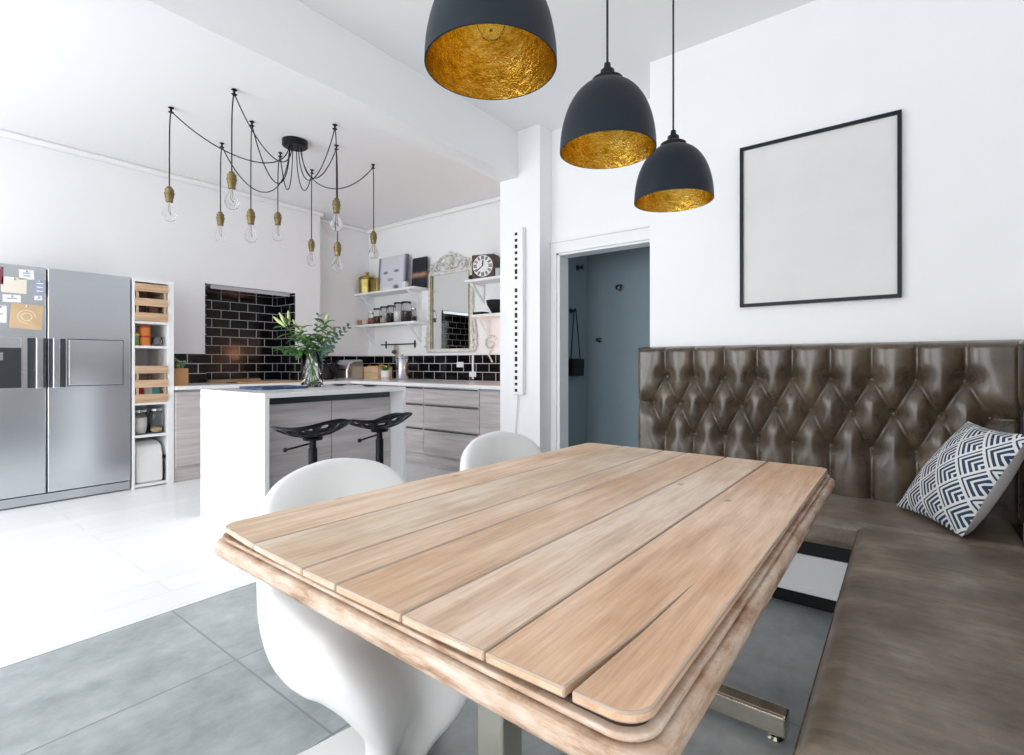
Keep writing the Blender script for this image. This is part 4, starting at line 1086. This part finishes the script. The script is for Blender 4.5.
# ------------------------------------------------------------------ banquettes
def seg_d(px, pz, a, c):
    dx, dz = c[0] - a[0], c[1] - a[1]; l2 = dx * dx + dz * dz
    t_ = max(0, min(1, ((px - a[0]) * dx + (pz - a[1]) * dz) / l2)); return math.hypot(px - a[0] - t_ * dx, pz - a[1] - t_ * dz)
def tufted(width, z0, z1, cols, off, sp, zr, depth=.082, step=.0075):
    """cushion height field: buttons in three staggered rows, creases along the diamonds, pleats up and down"""
    zt, zm, zb = zr
    top = [(off + sp * .5 + sp * k, zt) for k in range(cols - 1)]; mid = [(off + sp * k, zm) for k in range(cols)]; bot = [(off + sp * .5 + sp * k, zb) for k in range(cols - 1)]
    segs = []
    for k in range(cols - 1):
        segs += [(top[k], mid[k]), (top[k], mid[k + 1]), (bot[k], mid[k]), (bot[k], mid[k + 1])]
        segs += [(top[k], (top[k][0], z1 + .1)), (bot[k], (bot[k][0], z0 - .1))]
    segs += [(mid[0], (-.1, zm)), (mid[-1], (width + .1, zm))]
    bt = top + mid + bot
    nx = int(width / step); nz = int((z1 - z0) / step)
    b = B(); g = []
    for j in range(nz + 1):
        z = z0 + (z1 - z0) * j / nz; row = []
        for i in range(nx + 1):
            x = width * i / nx
            hgt = 1.
            for s in segs:
                if min(s[0][0], s[1][0]) - .09 < x < max(s[0][0], s[1][0]) + .09:
                    u = min(1, seg_d(x, z, *s) / .088); hgt *= math.sqrt(max(0, 1 - (1 - u) ** 2)) ** .8
            bd = min(math.hypot(x - p[0], z - p[1]) for p in bt)
            hgt = hgt * (1 - .35 * math.exp(-(bd / .06) ** 2)) - .40 * math.exp(-(bd / .024) ** 2)
            e = min(x, width - x, z1 - z); u = min(1, max(0, e) / .035); edge = math.sqrt(max(0, 1 - (1 - u) ** 2))
            y = -(depth * (.42 + .58 * hgt)) * edge
            row.append(b.verts.new((x, y, z)))
        g.append(row)
    for r0, r1 in zip(g, g[1:]):
        for i in range(nx): b.faces.new((r0[i], r0[i + 1], r1[i + 1], r1[i]))
    return b, bt, depth
def buttons(t, bt, depth, fn):
    for (x, z) in bt:
        b = B(); sphere(b, (0, 0, 0), .0105, 10, .9); o = obj('button', b, M['leather'], t, loc=fn(x, z), smooth=True)
BX0, BX1, BZ = -1.345, .40, 1.222
bq = thing('tufted_banquette', 'buttoned brown leather banquette along the wall under the framed picture', 'bench', (BX0, 3.09, 0))
bw = BX1 - BX0
bm, bt, dp_ = tufted(bw, .44, BZ, 10, -1.244 - BX0 - .004, .1715, (1.038, .875, .70))
bk = obj('backrest', bm, M['leather'], bq, smooth=True)
buttons(bk, bt, dp_, lambda x, z: (x, -.014, z))
obj('back_board', bx(0, bw, .0, .045, .02, BZ - .006), M['leather'], bq, bevel=.004)
obj('seat', bx(.02, bw - .045, -.55, -.008, .335, .46), M['leatherseat'], bq, bevel=.035, seg=5)
obj('seat_frame', bx(.03, bw - .045, -.47, -.02, .26, .334), M['blackplastic'], bq)
pl = obj('white_rail', bx(.05, bw - .045, -.475, -.45, .085, .2595), M['white'], bq, bevel=.004); pl['label'] = 'white painted rail under the seat'
b = B(); box(b, .05, bw - .045, -.482, -.4755, .09, .118); obj('rail_moulding', b, M['white'], pl, bevel=.003)
obj('toe_panel', bx(.06, bw - .045, -.40, -.38, .0, .26), M['blackplastic'], bq)
# right-hand run
RYn, RYf = 1.0, 2.535
br = thing('corner_banquette', 'long brown leather bench seat along the right side of the table', 'bench', (-.155, RYn, 0))
sw = .40 + .155; ln = RYf - RYn
bm = B(); nx, ny = 30, 70
g = []
for j in range(ny + 1):
    y = ln * j / ny; row = []
    for i in range(nx + 1):
        x = sw * i / nx
        e = min(x, y, ln - y, .06) / .06; z = .46 + .008 * math.sin(PI * min(1, x / sw)) * math.sin(PI * y / ln) - .028 * (1 - math.sqrt(max(0, 1 - (1 - e) ** 2))) + .0016 * math.sin(y * 21 + 2 * math.sin(x * 9)) * math.sin(PI * x / sw)
        row.append(bm.verts.new((x, y, z)))
    g.append(row)
for r0, r1 in zip(g, g[1:]):
    for i in range(nx): bm.faces.new((r0[i], r0[i + 1], r1[i + 1], r1[i]))
rim = g[0] + [r[-1] for r in g[1:]] + g[-1][-2::-1] + [r[0] for r in g[-2:0:-1]]
low = [bm.verts.new((v.co.x, v.co.y, .33)) for v in rim]
for i in range(len(rim)): j = (i + 1) % len(rim); bm.faces.new((rim[i], low[i], low[j], rim[j]))
bm.faces.new(low)
st_ = obj('seat', bm, M['leatherseat'], br, smooth=False, uv=True)
for p in st_.data.polygons: p.use_smooth = True
q = st_.modifiers.new('bevel', 'BEVEL'); q.width = .004; q.limit_method = 'ANGLE'; q.angle_limit = 1.2
b = B(); tube(b, [(.0, .0, .428), (sw, 0, .428)], .005, 8); obj('piping', b, M['leather'], st_, smooth=True)
b = B(); tube(b, [(.0, .0, .428), (0, ln, .428)], .004, 8); obj('piping', b, M['leather'], st_, smooth=True)
obj('base_panel', bx(.09, sw, .03, ln, 0, .329), M['blackplastic'], br)
bl_ = 3.0 - RYn
bm, bt, dp_ = tufted(bl_, .475, BZ + .01, 12, .06, .17, (1.038, .875, .70))
bk = obj('backrest', bm, M['leather'], br, loc=(sw + .05, bl_, 0), rot=(0, 0, -PI / 2), smooth=True)
buttons(bk, bt, dp_, lambda x, z: (x, -.014, z))
obj('back_board', bx(sw + .051, sw + .112, 0, bl_, .02, BZ + .004), M['leather'], br, bevel=.004)

# cushion
def cushion_mat():
    m = mat('navy_chevron_cotton', (.7, .7, .68), .85, spec=.2)
    tc = N(m, 'ShaderNodeTexCoord'); mp = N(m, 'ShaderNodeMapping'); mp.inputs['Scale'].default_value = (4.6, 4.6, 1); mp.inputs['Rotation'].default_value = (0, 0, math.radians(45))
    L(m, tc.outputs['UV'], mp.inputs['Vector'])
    sp = N(m, 'ShaderNodeSeparateXYZ'); L(m, mp.outputs['Vector'], sp.inputs[0])
    u = math_(m, 'FRACT', sp.outputs['X']); v = math_(m, 'FRACT', sp.outputs['Y'])
    mx = math_(m, 'MINIMUM', u, v)
    st = math_(m, 'LESS_THAN', math_(m, 'FRACT', math_(m, 'MULTIPLY', mx, 5.0)), .56)
    edge = math_(m, 'MULTIPLY', math_(m, 'GREATER_THAN', math_(m, 'MINIMUM', math_(m, 'SUBTRACT', 1., u), math_(m, 'SUBTRACT', 1., v)), .06), math_(m, 'GREATER_THAN', mx, .05))
    navy = math_(m, 'MULTIPLY', st, edge)
    wv = noise(m, tc.outputs['UV'], 160, 2)
    setcol(m, mixc(m, navy, (.76, .77, .77), (.035, .062, .105))); bump(m, wv, .2, .002)
    return m
cu = thing('throw_cushion', 'navy and white geometric cushion leaning in the banquette corner', 'cushion', (.05, 2.7, .47))
P1, P2 = Vector((-.035, 2.90, .473)), Vector((.165, 2.515, .475))
P4, P3 = Vector((.205, 2.90, .875)), Vector((.345, 2.52, .868))
o_ = cu.location
def cush(sign, shift):
    b = B(); n = 28; uvl = b.loops.layers.uv.new('UVMap')
    nrm = ((P2 - P1).cross(P4 - P1)).normalized()
    if nrm.x > 0: nrm = -nrm
    g = []
    for j in range(n + 1):
        row = []
        for i in range(n + 1):
            u, v = i / n, j / n
            pu = 1 - .0; c = (P1 * (1 - u) + P2 * u) * (1 - v) + (P4 * (1 - u) + P3 * u) * v
            cc = (P1 + P2 + P3 + P4) / 4
            # sides draw in a little between the corners
            ein = .06 * (math.sin(PI * u) * (abs(2 * v - 1) ** 6) + math.sin(PI * v) * (abs(2 * u - 1) ** 6))
            c = c.lerp(cc, ein)
            puff = .075 * (math.sin(PI * u) * math.sin(PI * v)) ** .55 if sign > 0 else .085 * (math.sin(PI * u) * math.sin(PI * v)) ** .32
            wr = .004 * math.sin(9 * u + 4 * v) * math.sin(PI * u) * math.sin(PI * v)
            row.append((b.verts.new(c + nrm * sign * (puff + wr) - Vector(o_)), (u, v)))
        g.append(row)
    for j in range(n):
        for i in range(n):
            q = [g[j][i], g[j][i + 1], g[j + 1][i + 1], g[j + 1][i]]
            f = b.faces.new([x[0] for x in q])
            for l, x in zip(f.loops, q): l[uvl].uv = x[1]
    return b
obj('patterned_cover', cush(1, 0), cushion_mat(), cu, smooth=True)
o = obj('plain_cover', cush(-1, 0), mat('off_white_linen', (.74, .72, .70), .85, spec=.2), cu, smooth=True); o['label'] = 'plain off white back'
cu.location.x += 0

# ------------------------------------------------------------------ light
w = bpy.data.worlds.new('World'); sc.world = w; w.use_nodes = True
bg = w.node_tree.nodes['Background']; bg.inputs['Color'].default_value = (.82, .90, 1., 1); bg.inputs['Strength'].default_value = 1.0
def area(name, loc, rot, sx, sy, e, col=(1, 1, 1)):
    l = bpy.data.lights.new(name, 'AREA'); l.shape = 'RECTANGLE'; l.size = sx; l.size_y = sy; l.energy = e; l.color = col
    o = bpy.data.objects.new(name, l); COL.objects.link(o); o.location = loc; o.rotation_euler = rot; return o
area('daylight_kitchen_window', ((W1[0] + W1[1]) / 2, YF - .25, 1.35), (PI / 2, 0, 0), 2.5, 2.4, 180, (.98, .99, 1))
area('daylight_dining_window', ((W2[0] + W2[1]) / 2, YF - .25, 1.35), (PI / 2, 0, 0), 2.3, 2.4, 135, (.98, .99, 1))
area('added_roof_fill', (-4.2, -.95, ZC + .25), (0, 0, 0), 2.0, 1.3, 55, (.98, .99, 1))  # added fill from above; this rooflight and its ceiling gap are invented
w_l = bpy.data.lights.new('worktop_lamp', 'POINT'); w_l.energy = 8; w_l.color = (1, .42, .2); w_l.shadow_soft_size = .11
wo = bpy.data.objects.new('worktop_lamp', w_l); COL.objects.link(wo); wo.location = (-2.95, 4.32, 1.30)
area('added_hall_fill', (.6, 3.98, 2.2), (0, PI / 2, 0), .6, 1.2, 11, (.95, .975, 1))  # added fill to brighten the blue hall, which has no window

# ------------------------------------------------------------------ camera and colour
cd = bpy.data.cameras.new('camera'); cam = bpy.data.objects.new('camera', cd); COL.objects.link(cam)
cam.location = (0, 0, 1.12); cam.rotation_euler = (PI / 2, 0, TH)
cd.sensor_width = 36; cd.lens = FPX / 1024 * 36; cd.shift_y = -14.5 / 1024; cd.clip_start = .02
sc.camera = cam
sc.view_settings.view_transform = 'Standard'; sc.view_settings.look = 'None'; sc.view_settings.gamma = 1
sc.view_settings.use_curve_mapping = False; sc.view_settings.exposure = -0.60
sc.cycles.use_denoising = True
sc.cycles.max_bounces = 14; sc.cycles.diffuse_bounces = 7; sc.cycles.transmission_bounces = 12; sc.cycles.transparent_max_bounces = 12
